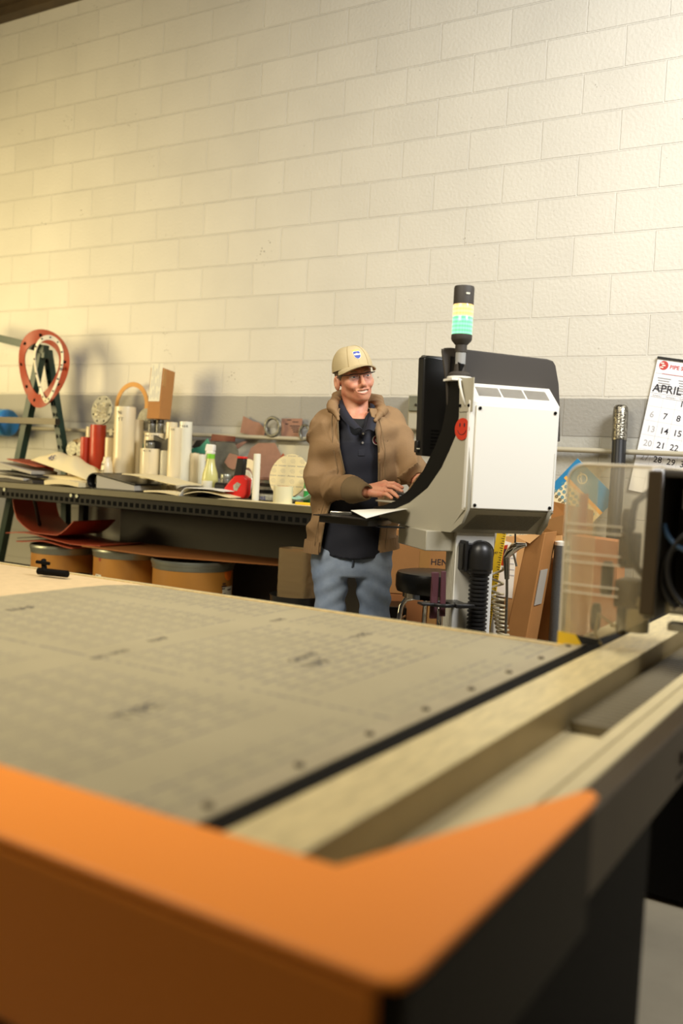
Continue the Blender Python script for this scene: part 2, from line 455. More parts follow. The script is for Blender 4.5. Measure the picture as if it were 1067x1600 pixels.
# ================================================================== cutting table (foreground machine)
TT = thing('cutting_table', 'large flatbed cutting machine with orange corner guard and aluminium rail', 'cutting machine', (3.0, -3.2, 0))
def tl(x0, x1, y0, y1, z0, z1, mb=None):
    return (mb or MB()).bx(x0-3.0, x1-3.0, y0+3.2, y1+3.2, z0, z1)
tl(.3, 3.128, -3.93, -2.44, .755, .797).build('bed', 'bed_felt', TT, bevel=.003)
rim = tl(.3, 3.128, -2.44, -2.42, .74, .800); rim.build('bed_rim', 'aluminium', TT)
fr = tl(.3, 3.16, -3.95, -2.44, .62, .755); fr.build('bed_frame', 'machine_brown', TT)
# strip along the bed edge with screws
es = tl(3.085, 3.130, -3.92, -1.2, .797, .803).build('edge_strip', 'strip_metal', TT)
for k in range(13): MB().cyl((3.106-3, -3.86+.2*k+3.2, .803), (3.106-3, -3.86+.2*k+3.2, .807), .007, n=12).build('screw', 'screw_brown', es)
tl(3.131, 3.163, -3.92, -1.2, .765, .8005).build('gap_seal', 'black_paint', TT)
# rail
r_ = tl(3.165, 3.270, -3.92, -1.2, .725, .800)
r_.build('rail', 'aluminium', TT, bevel=.002)
tl(3.270, 3.2705, -3.92, -1.2, .725, .798).build('rail_shaded_face', 'aluminium_shaded', TT)  # thin skin on the rail's side, its shade painted as a darker metal
tl(3.265, 3.385, -3.92, -1.2, .710, .735).build('channel', 'channel_metal', TT)
ch = MB()
for k in range(62):
    y = -2.98+.028*k
    tl(3.280, 3.370, y, y+.019, .735, .758, ch)
mat('chain_plastic', (104, 94, 70), .5)
ch.build('cable_chain', 'chain_plastic', TT, bevel=.003)
tl(3.378, 3.402, -3.92, -1.2, .71, .775).build('guide_strip', 'channel_metal', TT, bevel=.002)
tl(3.408, 3.438, -3.92, -1.2, .72, .778).build('cover_strip', 'channel_metal', TT, bevel=.003)
tl(3.401, 3.409, -3.92, -1.2, .72, .768).build('strip_gap', 'black_paint', TT)
sd = tl(3.438, 3.478, -4.0, -1.2, .655, .775).build('side_panel', 'machine_brown', TT, bevel=.004)
sl = MB(); tl(3.4775, 3.480, -2.95, -1.25, .675, .682, sl); tl(3.4775, 3.482, -2.93, -2.915, .70, .722, sl); tl(3.4775, 3.482, -2.1, -2.085, .70, .722, sl)
sl.build('slot', 'black_paint', sd)
tl(.5, 3.05, -3.9, -2.6, .28, .655).build('base_cabinet', 'black_paint', TT)
tl(3.1, 3.474, -4.0, -3.12, .02, .655).build('side_cabinet', 'black_paint', TT, bevel=.006)
tl(3.2, 3.42, -3.1, -1.2, .66, .715).build('rail_beam', 'black_paint', TT)
tl(3.15, 3.44, -1.95, -1.3, .02, .66).build('rail_shade_block', 'black_paint', TT)  # black block added where the floor under the rail lies in shade
for x, y in ((.7, -3.8), (.7, -2.7), (3.0, -2.7), (3.3, -1.35)):
    for y in (y,): MB().cyl((x-3, y+3.2, 0), (x-3, y+3.2, .28), .04).lathe([(.07, 0), (.07, .012), (.03, .03)], (x-3, y+3.2, 0)).build('leg', 'dark_steel', TT)
# orange guard wrapped round the front corner
def rp(poly): return [(x-3.0, y+3.2) for x, y in poly]
og = [(.3, -4.055), (3.47, -4.085), (3.488, -4.075), (3.492, -4.05), (3.492, -3.56), (3.488, -3.515), (3.474, -3.50), (3.462, -3.515), (3.325, -3.915), (3.10, -3.922), (.3, -3.935)]
MB().prism(rp(og), .012, z0=.797).build('top_guard', 'orange_paint', TT, bevel=.011, segs=4)
of = [(.3, -4.055), (3.47, -4.085), (3.47, -4.02), (.3, -3.99)]
MB().prism(rp(of), .2, z0=.600).build('front_guard', 'orange_paint', TT, bevel=.01, segs=3)
MB().prism(rp([(3.46, -4.083), (3.488, -4.073), (3.488, -3.53), (3.47, -3.53), (3.46, -3.6)]), .17, z0=.628).build('corner_guard', 'guard_dark', TT, bevel=.008, segs=3)
# small clamp bar at the far rim
q = atz(60, 899, .80); q2 = atz(105, 904, .80)
cl = MB().cyl((q.x-3, q.y+3.2, .815), (q2.x-3, q2.y+3.2, .815), .012)
cl.cyl((q.x-3+.03, q.y+3.2, .815), (q.x-3+.0, q.y+3.22, .85), .009).cyl((q.x-3-.01, q.y+3.2, .845), (q.x-3+.05, q.y+3.2, .845), .006)
cl.build('clamp_bar', 'black_paint', TT)
# printed sheet on the bed
def sheet_fn(mb):
    out = [(1.62, -3.93), (3.083, -3.925), (3.083, -2.475), (3.06, -2.462)]
    out += [(1.75, -2.462), (1.70, -2.468), (1.65, -2.50), (1.615, -2.56), (1.60, -2.66), (1.597, -2.9)]
    return mb.prism(out, .003, z0=.7975)
ps = sheet_fn(MB()).build('gasket_sheet', 'printed_sheet')
tag(ps, 'wide grey gasket sheet stamped all over with print, lying on the cutting table', 'sheet')
pm = MB()
for (px, py), t_, s_ in (((195, 1125), 'TYPE', .05), ((460, 1035), 'GASKET', .035), ((490, 1043), 'NAF', .05), ((150, 1030), 'NO 4430', .03), ((560, 998), 'TYPE', .04), ((20, 955), 'NAF', .05), ((240, 1003), 'NAF', .035), ((430, 972), 'TYPE', .03)):
    q = atz(px, py, .801)
    pm.text(t_, s_, frame((q.x, q.y, .8007), (-.1, .99, 0), (-1, 0, 0)), ext=.0001)
pm.build('printing', 'ink', ps)
ps['kind'] = 'thing'

# cutting head at the far end of the table
HY = -2.42
H = thing('tool_carriage', 'tool carriage of the cutting machine behind a clear plastic cover', 'machine head', (3.18, HY, .9))
def hl(x, y, z): return Vector((x-3.18, y-HY, z-.9))
def hp(px, py, y): return hl(*aty(px, py, y))
# clear cover: bent front with a rounded shoulder
cov = MB()
prof = []
x0, x1, zt = 3.066, 3.30, 1.258
for k in range(9):
    a = PI/2*k/8
    prof.append((x0+.045-.045*math.cos(a), zt-.045+.045*math.sin(a)))
out = [(x0+.004, .79)]+prof+[(x1, zt), (x1, .895), (3.2, .84), (3.13, .812), (3.10, .79)]
inn = [(x+.005*(1 if x < 3.15 else -1), z-(.005 if z > 1.2 else -.0)) for x, z in out]
cov.add([hl(x, HY, z) for x, z in out], [tuple(range(len(out)))])
side = [(x0+.004, .79)]+prof+[(x1, zt)]
n_ = len(side)
cov.add([hl(x, HY, z) for x, z in side]+[hl(x, HY+.26, z) for x, z in side], [(i, i+1, i+1+n_, i+n_) for i in range(n_-1)])
cv = cov.build('clear_cover', 'clear_cover', H)
sm = cv.modifiers.new('thick', 'SOLIDIFY'); sm.thickness = .004; sm.offset = 0
MB().tube([hl(x, HY, z) for x, z in side], .0035, 8).build('cover_edge', 'edge_plastic', H)
fl = MB()
for z in (1.107, 1.088, 1.034, 1.012, .955, .935): fl.bx(x0-3.18+.005, .03, -.004, -.001, z-.9-.0018, z-.9+.0018)
fl.build('fold_line', 'edge_plastic', H)
hz = MB(); hzp = [(3.0655, .778), (3.084, .779), (3.10, .80), (3.128, .806), (3.112, .828), (3.0655, .832)]
hz.hexa([hl(x, HY-.004, z) for x, z in hzp], [hl(x, HY-.001, z) for x, z in hzp])
hz.build('hazard_tape', 'yellow_plastic', H)
hzp = [(3.112, .828), (3.128, .806), (3.165, .812), (3.175, .824)]
hz = MB(); hz.hexa([hl(x, HY-.004, z) for x, z in hzp], [hl(x, HY-.001, z) for x, z in hzp])
hz.build('hazard_stripe', 'black_plastic', H)
# black frame plate and housing at the right
fp = MB().bx(.093, .118, 0, .26, -.01, .355); fp.bx(.118, .45, .20, .26, .0, .345); fp.bx(.118, .45, .0, .26, .335, .352)
fp.build('frame_plate', 'black_textured', H, bevel=.004)
gp = MB().bx(.085, .12, -.012, .0, -.0, .35).build('frame_flange', 'machine_brown', H, bevel=.004)
MB().bx(.15, .42, .12, .2, .24, .29).bx(.17, .33, .06, .2, .22, .245).build('bracket', 'black_paint', H, bevel=.004)
vb = MB().bx(.17, .33, .08, .16, .1, .22).build('valve_block', 'console_grey', H, bevel=.004)
MB().cyl((.16, .06, .26), (.16, .06, .31), .009).build('fitting', 'chrome', H)
MB().cyl((.15, .03, .02), (.3, .03, .03), .012).build('fitting', 'chrome', H)
MB().bx(.2, .42, .05, .2, -.02, .10).build('motor_block', 'black_paint', H, bevel=.006)
MB().bx(.13, .2, .06, .12, .0, .03).bx(.14, .19, .05, .1, -.04, -.02).build('sensor', 'console_grey', H, bevel=.003)
def arcp(c, r, a0, a1, n=14, ax=(1, 0, 0), ay=(0, 0, 1)):
    c, ax, ay = Vector(c), Vector(ax), Vector(ay)
    return [c+ax*(r*math.cos(a0+(a1-a0)*i/n))+ay*(r*math.sin(a0+(a1-a0)*i/n)) for i in range(n+1)]
for c, r, a0, a1, rad in (((.22, .02, .10), .095, 2.0, 4.1, .008), ((.25, .01, .12), .11, 1.9, 4.2, .007), ((.23, .03, .29), .06, 2.6, 4.4, .006), ((.29, .03, .2), .09, 1.5, 3.6, .007)):
    MB().tube(arcp(c, r, a0, a1), rad).build('hose', 'hose_black', H)
mat('hose_blue', (40, 66, 92), .4)
MB().tube(arcp((.2, .01, .235), .075, 3.3, 5.0), .006).build('hose', 'hose_blue', H)
# works seen through the cover
hb = MB().bx(.00, .045, .08, .14, .10, .19).bx(.0, .06, .07, .16, -.0, .07).build('spindle_block', 'machine_brown', H, bevel=.004)
for z in (.175, .115): MB().cyl((.02, .078, z), (.02, .086, z), .006).build('bolt', 'black_paint', hb)
for x, y, z0, z1, r in ((.015, .11, .19, .25, .018), (-.03, .11, .02, .11, .016), (-.05, .1, -.07, .0, .013), (.02, .09, -.07, .01, .015)): MB().lathe([(r*.7, z0), (r, z0+.01), (r, z1-.015), (r*.7, z1)], (x, y, 0), 20).build('tool_holder', 'dark_steel', H)
MB().cyl((.055, .1, -.06), (.055, .1, .0), .03).lathe([(.02, .0), (.03, .01), (.028, .03)], (.055, .1, .0)).build('suction_cup', 'console_grey', H)
MB().tube([hl(3.262, HY+.06, .98), hl(3.225, HY+.05, 1.02), hl(3.212, HY+.05, 1.10), hl(3.225, HY+.05, 1.17), hl(3.262, HY+.06, 1.205)], .0085).build('hose', 'hose_black', H)
MB().tube([hl(3.19, HY+.07, .85), hl(3.15, HY+.05, .88), hl(3.145, HY+.05, .83), hl(3.16, HY+.06, .80)], .004).build('hose', 'coil_hose', H)
ia, ib = hp(906, 771, HY+.2), hp(915.5, 826, HY+.2)
MB().bx(ia.x, ib.x, .2, .204, ib.z, ia.z).build('indicator_strip', 'red_rubber', H)

# ================================================================== operator console
OX, OY = 2.499, -1.691
CR = math.atan2(.733, .68)
K = thing('operator_console', 'white and grey machine console with vented back and black curved sides', 'control console', (OX, OY, 0), CR)
Uv = Vector((.68, .733, 0)).normalized(); Bv = Vector((-Uv.y, Uv.x, 0))
def kw(x, y, z): return Vector((OX, OY, 0))+Uv*x+Bv*y+Vector((0, 0, z))
def kpx(px, py, y):
    """console-local point seen at a pixel, on the plane at depth y behind the back panel"""
    d = Vector(ray(px, py)); c = Vector(CAM)-Vector((OX, OY, 0))
    t = (y-c.dot(Bv))/d.dot(Bv); p = c+d*t
    return Vector((p.dot(Uv), y, p.z))
# back box: chamfered profile extruded along x
def boxprof(x0, x1, pr):
    return [(x0, y, z) for y, z in pr], [(x1, y, z) for y, z in pr]
pr = [(.0, 1.095), (.0, 1.468), (.085, 1.537), (.16, 1.54), (.16, 1.012), (.10, 1.012)]
MB().hexa(*boxprof(-.036, .312, pr)).build('back_box', 'white_paint', K, bevel=.004)
MB().bx(-.012, .302, -.008, .0, 1.094, 1.456).build('back_panel', 'white_paint', K, bevel=.003)
bpn = K.children[-1]
for x in (.0, .29):
    for z in (1.106, 1.444): MB().lathe([(.006, 0), (.006, .003), (.002, .0035)], n=12, T=Matrix.Translation((x, -.008, z)) @ Matrix.Rotation(PI/2, 4, 'X')).build('screw', 'black_paint', bpn)
# lower hopper: grey chamfer under the panel
MB().hexa([(-.037, -.001, 1.09), (.313, -.001, 1.09), (.29, .086, 1.003), (-.055, .086, 1.003)], [(-.037, .1, 1.09), (.313, .1, 1.09), (.29, .12, 1.003), (-.055, .12, 1.003)]).build('under_panel', 'console_grey', K, bevel=.002)
# vent slots
def slots(a, b, c, d, rows, cols, gapc=()):
    """slots over a quad a-b (upper) d-c (lower)"""
    mb = MB(); a, b, c, d = (Vector(p) for p in (a, b, c, d))
    nn = (b-a).cross(d-a).normalized()*.0008
    if nn.y > 0: nn = -nn
    for i in range(cols):
        for j in range(rows):
            u0, u1 = (i+.2)/cols, (i+.8)/cols; v0, v1 = (j+.12)/rows, (j+.88)/rows
            P = lambda u, v: (a+(b-a)*u)*(1-v)+(d+(c-d)*u)*v+nn
            mb.add([P(u0, v0), P(u1, v0), P(u1, v1), P(u0, v1)], [(0, 1, 2, 3)])
    return mb
yv = lambda t: (0+.085*t, 1.468+.069*t)
def V3(x, t): y, z = yv(t); return (x, y, z)
mat('vent_dark', (66, 56, 42), .8)
mat('grille_dark', (88, 82, 70), .8)
for k in range(3):
    a = .008+k*.094; slots(V3(a, .88), V3(a+.088, .88), V3(a+.088, .22), V3(a, .22), 1, 17).build('vent', 'vent_dark', K)
V4 = lambda x, t: (x, -.001+.087*t, 1.09-.087*t)
slots(V4(.02, .2), V4(.275, .2), V4(.25, .85), V4(-.01, .85), 14, 44).build('vent_grille', 'grille_dark', K)
# flared curved side walls (the profile lies in a plane that opens toward the operator)
inner = [(.158, 1.66), (.14, 1.60), (.122, 1.532), (.114, 1.44), (.129, 1.371), (.167, 1.301), (.223, 1.218), (.301, 1.143), (.385, 1.094), (.458, 1.072), (.525, 1.062)]
outer = [(.048, 1.60), (.048, 1.565), (.048, 1.529), (.042, 1.416), (.053, 1.348), (.084, 1.293), (.121, 1.233), (.195, 1.155), (.297, 1.095), (.415, 1.054), (.525, 1.040)]
bottom = [(.44, 1.020), (.40, 1.011), (.29, 1.004), (.137, 1.001), (.052, 1.003), (-.004, 1.040), (-.03, 1.094), (-.012, 1.53), (.03, 1.53)]
def sidept(t, z, left, off=0):
    s = -1 if left else 1
    bx_ = -.036 if left else .300
    return Vector((bx_+s*((.31 if left else .06)*t+off*.95), .02+.95*t+off*-.31, z))
for left in (True, False):
    gp = outer[2:]+bottom if left else outer[4:]+bottom[:-2]+[(-.03, 1.3)]
    inn_, out_ = (inner, outer) if left else (inner[5:], outer[5:])
    MB().hexa([sidept(t, z, left, 0) for t, z in gp], [sidept(t, z, left, -.012) for t, z in gp]).build('side_wall', 'console_grey', K)
    e_ = MB()
    n_ = len(out_)
    a = [sidept(t, z, left, .002) for t, z in out_]; b = [sidept(t, z, left, .002) for t, z in inn_]
    a2 = [sidept(t, z, left, -.016) for t, z in out_]; b2 = [sidept(t, z, left, -.016) for t, z in inn_]
    e_.add(a+b+a2+b2, [(i, i+1, n_+i+1, n_+i) for i in range(n_-1)]+[(2*n_+i, 3*n_+i, 3*n_+i+1, 2*n_+i+1) for i in range(n_-1)]
           + [(i, 2*n_+i, 2*n_+i+1, i+1) for i in range(n_-1)]+[(n_+i, n_+i+1, 3*n_+i+1, 3*n_+i) for i in range(n_-1)]
           + [(0, n_, 3*n_, 2*n_), (n_-1, 3*n_-1, 4*n_-1, 2*n_-1)])
    e_.build('edge_trim', 'black_gloss', K)
# inner curved shell between the sides, black outside at the top, light inside
def shellpt(u, v, o=0):
    k = u*(len(inner)-1); i = min(int(k), len(inner)-2); f = k-i
    t = inner[i][0]*(1-f)+inner[i+1][0]*f-.012+o; z = inner[i][1]*(1-f)+inner[i+1][1]*f-.004
    A = sidept(t, z, True); B = sidept(t, z, False)
    return A+(B-A)*v
MB().sheet(lambda u, v: shellpt(.25+u*.75, .02+v*.96), 24, 4, .006).build('inner_shell', 'console_grey', K)
# black hood plate above the box
hd = [kpx(690, 547, .12), kpx(695, 543.5, .12), kpx(704, 543, .12), kpx(855, 561, .12), kpx(864, 564, .12), kpx(868, 571, .12), kpx(873, 600, .12), kpx(875, 640, .12), kpx(875, 690, .12), kpx(735, 690, .12), kpx(704, 690, .12), kpx(699, 640, .12), kpx(697, 600, .12)]
MB().hexa([Vector((p.x, .118, p.z)) for p in hd], [Vector((p.x, .130, p.z)) for p in hd]).build('hood_plate', 'black_textured', K, bevel=.004)
hw = [kpx(690, 547, .13), kpx(699, 545, .13), kpx(709, 560, .10), kpx(714, 592, .08), kpx(700, 592, .12), kpx(696, 592, .13)]
# keyboard tray, with a thin light edge
MB().hexa([sidept(.30, 1.083, True, -.03), sidept(.30, 1.083, False, -.03), sidept(.56, 1.083, False, -.03), sidept(.56, 1.083, True, -.03)],
          [sidept(.30, 1.091, True, -.03), sidept(.30, 1.091, False, -.03), sidept(.56, 1.091, False, -.03), sidept(.56, 1.091, True, -.03)]).build('keyboard_tray', 'console_grey', K, bevel=.002)
# monitor seen edge on
mn = [kpx(652, 563, .27), kpx(653, 559, .27), kpx(660, 556, .27), kpx(700, 563, .27), kpx(700, 716, .27), kpx(648, 711, .27)]
mo = MB().hexa([Vector((p.x+.0, .27, p.z)) for p in mn[1:]], [Vector((p.x+.012, .235, p.z-.002)) for p in mn[1:]])
mo.bx(-.12, .30, .27, .292, 1.272, 1.645)
mon = mo.build('monitor', 'black_plastic', K, bevel=.006, segs=3)
MB().bx(-.105, .285, .2915, .2925, 1.295, 1.63).build('screen', 'black_gloss', mon)
sl = MB()
for k in range(6): sl.bx(-.085, -.05, .2335, .2352, 1.30+k*.013, 1.304+k*.013)
sl.build('vent_slot', 'black_gloss', mon)
MB().bx(-.02, .2, .13, .24, 1.40, 1.46).build('monitor_bracket', 'black_paint', K)
MB().box((-.125, .26, 1.305), (.016, .03, .045)).build('side_knob', 'black_plastic', K, bevel=.004)
MB().box((-.127, .2445, 1.297), (.012, .002, .004)).build('side_light', 'label_white', K)
# signal tower
tx, ty = -.043, .09
S = MB().cyl((tx-.0, ty, 1.548), (tx, ty, 1.556), .044, n=28).build('signal_tower', 'white_paint', K, bevel=.002)
MB().lathe([(.040, 1.556), (.040, 1.564), (.034, 1.571), (.022, 1.575), (.020, 1.60)], (tx, ty, 0)).build('tower_foot', 'black_textured', S)
MB().cyl((tx, ty, 1.60), (tx, ty, 1.645), .0185).build('tower_tube', 'satin_tube', S)
MB().lathe([(.021, 1.643), (.021, 1.668), (.034, 1.682), (.037, 1.689), (.037, 1.703), (.035, 1.705)], (tx, ty, 0)).build('tower_socket', 'black_textured', S)
def lens(name, rgb, e, st):
    m = mat(name, rgb, .15, emit=e, estr=st, spec=.5); nt = m.node_tree; p = nt.nodes['Principled BSDF']
    co = nd(nt, 'ShaderNodeTexCoord').outputs['Object']
    s_ = nd(nt, 'ShaderNodeSeparateXYZ', ins={0: co})
    wv = mth(nt, 'SINE', mth(nt, 'MULTIPLY', s_.outputs[2], 420))
    wv2 = mth(nt, 'SINE', mth(nt, 'MULTIPLY', s_.outputs[0], 700))
    b = mth(nt, 'ADD', st, mth(nt, 'ADD', mth(nt, 'MULTIPLY', wv, st*.28), mth(nt, 'MULTIPLY', wv2, st*.1)))
    nt.links.new(b, p.inputs['Emission Strength'])
lens('lens_green', (40, 150, 80), (160, 250, 195), 1.1); lens('lens_amber', (220, 150, 60), (255, 218, 150), 1.3)
MB().lathe([(.0355, 1.705), (.036, 1.71), (.036, 1.765), (.0345, 1.768)], (tx, ty, 0)).build('green_lamp', 'lens_green', S)
MB().lathe([(.0355, 1.768), (.036, 1.772), (.036, 1.806), (.0345, 1.81)], (tx, ty, 0)).build('amber_lamp', 'lens_amber', S)
MB().lathe([(.036, 1.81), (.036, 1.868), (.034, 1.874), (.02, 1.876), (.0, 1.876)], (tx, ty, 0)).build('tower_cap', 'black_textured', S)
MB().box((tx-.0, ty-.0365, 1.845), (.014, .002, .006)).build('tower_mark', 'label_white', S)
# tower bracket with its cable
MB().bx(-.088, -.034, .05, .13, 1.540, 1.548).build('tower_bracket', 'white_paint', K)
MB().hexa([sidept(-.03, 1.548, True, .003), sidept(.04, 1.548, True, .003), sidept(.04, 1.43, True, .003), sidept(-.03, 1.43, True, .003)],
          [sidept(-.03, 1.548, True, .0), sidept(.04, 1.548, True, .0), sidept(.04, 1.43, True, .0), sidept(-.03, 1.43, True, .0)]).build('bracket_plate', 'console_grey', K, bevel=.001)
bk = K.children[-1]
for t in (-.012, .034): MB().ell(sidept(t, 1.452, True, .004), (.006, .006, .006), 10, 6).build('screw', 'black_paint', bk)
MB().tube([sidept(.03, 1.545, True, .018), sidept(.022, 1.52, True, .02), sidept(.012, 1.485, True, .016), sidept(.008, 1.455, True, .004), sidept(.008, 1.45, True, -.004)], .0045).build('cable', 'cream_plastic', bk)
# smiling red sticker on the side wall
c = sidept(.018, 1.37, True, .0005)
ux = sidept(0, 0, True)-sidept(1, 0, True)
SM = MB().cyl((0, 0, 0), (0, 0, .003), .0385, n=40, T=frame(c, ux, (0, 0, 1))).build('smiley_disc', 'smiley_red', K)
fT = frame(c, ux, (0, 0, 1))
fm = MB()
for x in (-.012, .012): fm.ell((x, .014, .0035), (.0035, .008, .0006), 12, 6, T=fT)
fm.tube(arcp((0, .004, .0036), .024, -2.75, -.39, 20, (1, 0, 0), (0, 1, 0)), .0011, 6, T=fT)
fm.build('smile', 'ink', SM)
# arm and column
MB().bx(-.125, .10, .12, .42, .93, 1.003).build('support_arm', 'console_grey', K, bevel=.003)
MB().bx(-.016, .135, .10, .185, .0, 1.003).build('column', 'white_paint', K, bevel=.004)
MB().bx(-.10, .20, .06, .36, 0, .015).build('foot_plate', 'dark_steel', K)
cl = MB()
for k in range(6): cl.bx(-.018, -.016, .103+k*.0145, .110+k*.0145, .02, 1.0)
cl.build('column_rib', 'console_grey', K)
# cable elbow and corrugated hose
hx, hy = .062, .055
E_ = MB().bx(.0, .012, .05, .10, .865, .975)
E_.cyl((hx+.015, .10, .93), (hx+.015, .07, .93), .046)
E_.lathe([(.0, .975), (.018, .973), (.034, .962), (.043, .944), (.046, .92), (.046, .875), (.043, .873), (.043, .862), (.036, .858)], (hx, hy, 0))
E_.bx(-.005, .05, .06, .10, .87, .965)
E_.build('conduit_elbow', 'black_plastic', K, bevel=.004)
pf = []
for k in range(58):
    z = .862-.0148*k
    pf += [(.031, z), (.0365, z-.003), (.0365, z-.0085), (.031, z-.0115)]
pf = [(r, z) for r, z in pf if z > .002]
MB().lathe(pf[::-1], (hx, hy, 0), 24).build('corrugated_hose', 'hose_black', K)
# bracket with a round cut-out on the column
cb = MB().ring((-.085, .03, .745), (0, 0, 1), .048, .03, .012)
cb.bx(-.17, -.12, .005, .055, .748, .757); cb.bx(-.06, .0, .03, .10, .745, .757); cb.bx(-.05, .02, -.015, .03, .743, .757)
cb.build('tool_bracket', 'black_plastic', K, bevel=.002)
st = thing('folded_strap', 'dark maroon strap folded through the bracket on the console column', 'strap', kw(-.102, .03, .77), CR)
MB().bx(-.028, -.002, -.006, .006, -.07, .09).hexa([(-.034, -.012, .095), (-.006, -.012, .095), (.0, -.004, -.02), (-.02, -.004, -.02)], [(-.034, -.006, .095), (-.006, -.006, .095), (.0, .002, -.02), (-.02, .002, -.02)]).build('webbing', 'maroon', st, bevel=.002)
MB().hexa([(-.0, -.02, .1), (.018, -.02, .1), (.026, -.016, -.06), (.004, -.016, -.06)], [(-.0, -.012, .1), (.018, -.012, .1), (.026, -.008, -.06), (.004, -.008, -.06)]).build('webbing', 'maroon', st, bevel=.002)
# shelf plate at the operator's side carrying a clipboard
pA, pB, pC, pD = atd(489, 808, 3.62), atd(571, 812, 3.45), atd(596, 806, 3.60), atd(530, 799, 3.78)
SH = MB()
def inv(p): return Vector(((p-Vector((OX, OY, 0))).dot(Uv), (p-Vector((OX, OY, 0))).dot(Bv), p.z))
q = [inv(atd(498, 813, 3.62)), inv(atd(575, 818, 3.50)), inv(atd(592, 812, 3.56)), inv(atd(612, 808, 3.72)), inv(atd(540, 806, 3.80))]
zz = min(p.z for p in q)-.004
SH.hexa([(p.x, p.y, 1.000) for p in q], [(p.x, p.y, 1.024) for p in q])
SH.bx(-.24, -.14, .3, .36, .995, 1.0)
SH.build('side_shelf', 'black_plastic', K, bevel=.004)
CB = thing('clipboard', 'black clipboard with metal clip lying on the console side shelf', 'clipboard', (pA+pC)/2)
oc = (pA+pC)/2
zc = 1.030
def fz(p, z): return Vector((p.x-oc.x, p.y-oc.y, z-oc.z))
MB().hexa([fz(p, 1.025) for p in (pA, pB, pC, pD)], [fz(p, 1.029) for p in (pA, pB, pC, pD)]).build('board', 'black_plastic', CB)
ca = pA*.45+pD*.55
MB().box(fz(atd(533, 797.5, 3.66), 1.036), (.085, .022, .014), rot=(0, 0, .5)).build('clip', 'steel', CB, bevel=.003)
tipp, bt, lf = atd(638, 796, 3.55), atd(572, 811, 3.46), atd(548, 798.5, 3.66)
far = atd(600, 795.5, 3.8)
pp = MB().sheet(lambda u, v: (lf*(1-u)+far*u)*(1-v)+(bt*(1-u)+tipp*u)*v+Vector((0, 0, .002+.010*math.sin(PI*u)*v*.3)), 10, 6, .0015).build('paper_sheet', 'paper')
tag(pp, 'white printed sheet curling up off the clipboard', 'paper')

# ================================================================== workbench along the wall
BZ = 1.0
W = thing('workbench', 'long dark steel workbench against the block wall', 'workbench', (0, -.4, 0))
def wl(x0, x1, y0, y1, z0, z1, mb=None): return (mb or MB()).bx(x0, x1, y0+.4, y1+.4, z0, z1)
top = MB(); top.prism([(-3.2, -.75+.4), (1.32, -.75+.4), (1.32, -.065+.4), (-1.0, -.065+.4), (-1.0, -.42+.4), (-3.2, -.42+.4)], .03, z0=BZ-.03)
top.build('bench_top', 'bench_top', W, bevel=.004)
wl(-3.2, 1.32, -.752, -.735, BZ-.034, BZ+.002).build('edge_lip', 'bench_top', W, bevel=.003)
ap = wl(-3.2, 1.32, -.74, -.715, BZ-.10, BZ-.032).build('apron_beam', 'bench_steel', W, bevel=.003)
hm = MB()
for k in range(100): wl(-3.1+.0443*k, -3.075+.0443*k, -.7415, -.7395, BZ-.085, BZ-.06, hm)
ho = hm.build('punched_holes', 'rack_hole', ap); ho['kind'] = 'stuff'
for px, py in ((8, 765), (112, 774), (121, 775)):
    p = aty(px, py, -.74); MB().cyl((p.x, -.74+.4, p.z), (p.x, -.748+.4, p.z), .012, n=6).build('bolt', 'galvanised', ap)
for x in (-3.1, -1.12, 1.24):
    for y in ((-.12,) if x == -1.12 else (-.70, -.46 if x < -1 else -.12)): wl(x, x+.05, y, y+.05, 0, BZ-.03).build('leg', 'bench_steel', W, bevel=.003)
p = aty(55, 778, -.70); q = aty(66, 815, -.5)
MB().tube([(p.x, -.31, p.z), (q.x, -.12, q.z-.02)], .012).build('brace', 'bench_steel', W)
wl(-2.2, -.55, -.46, -.42, .40, .44).build('stretcher', 'bench_steel', W)
# dark panel standing under the bench
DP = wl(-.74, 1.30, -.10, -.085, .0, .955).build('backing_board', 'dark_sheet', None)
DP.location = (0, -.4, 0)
tag(DP, 'dark brown board standing behind the drums under the workbench', 'board')

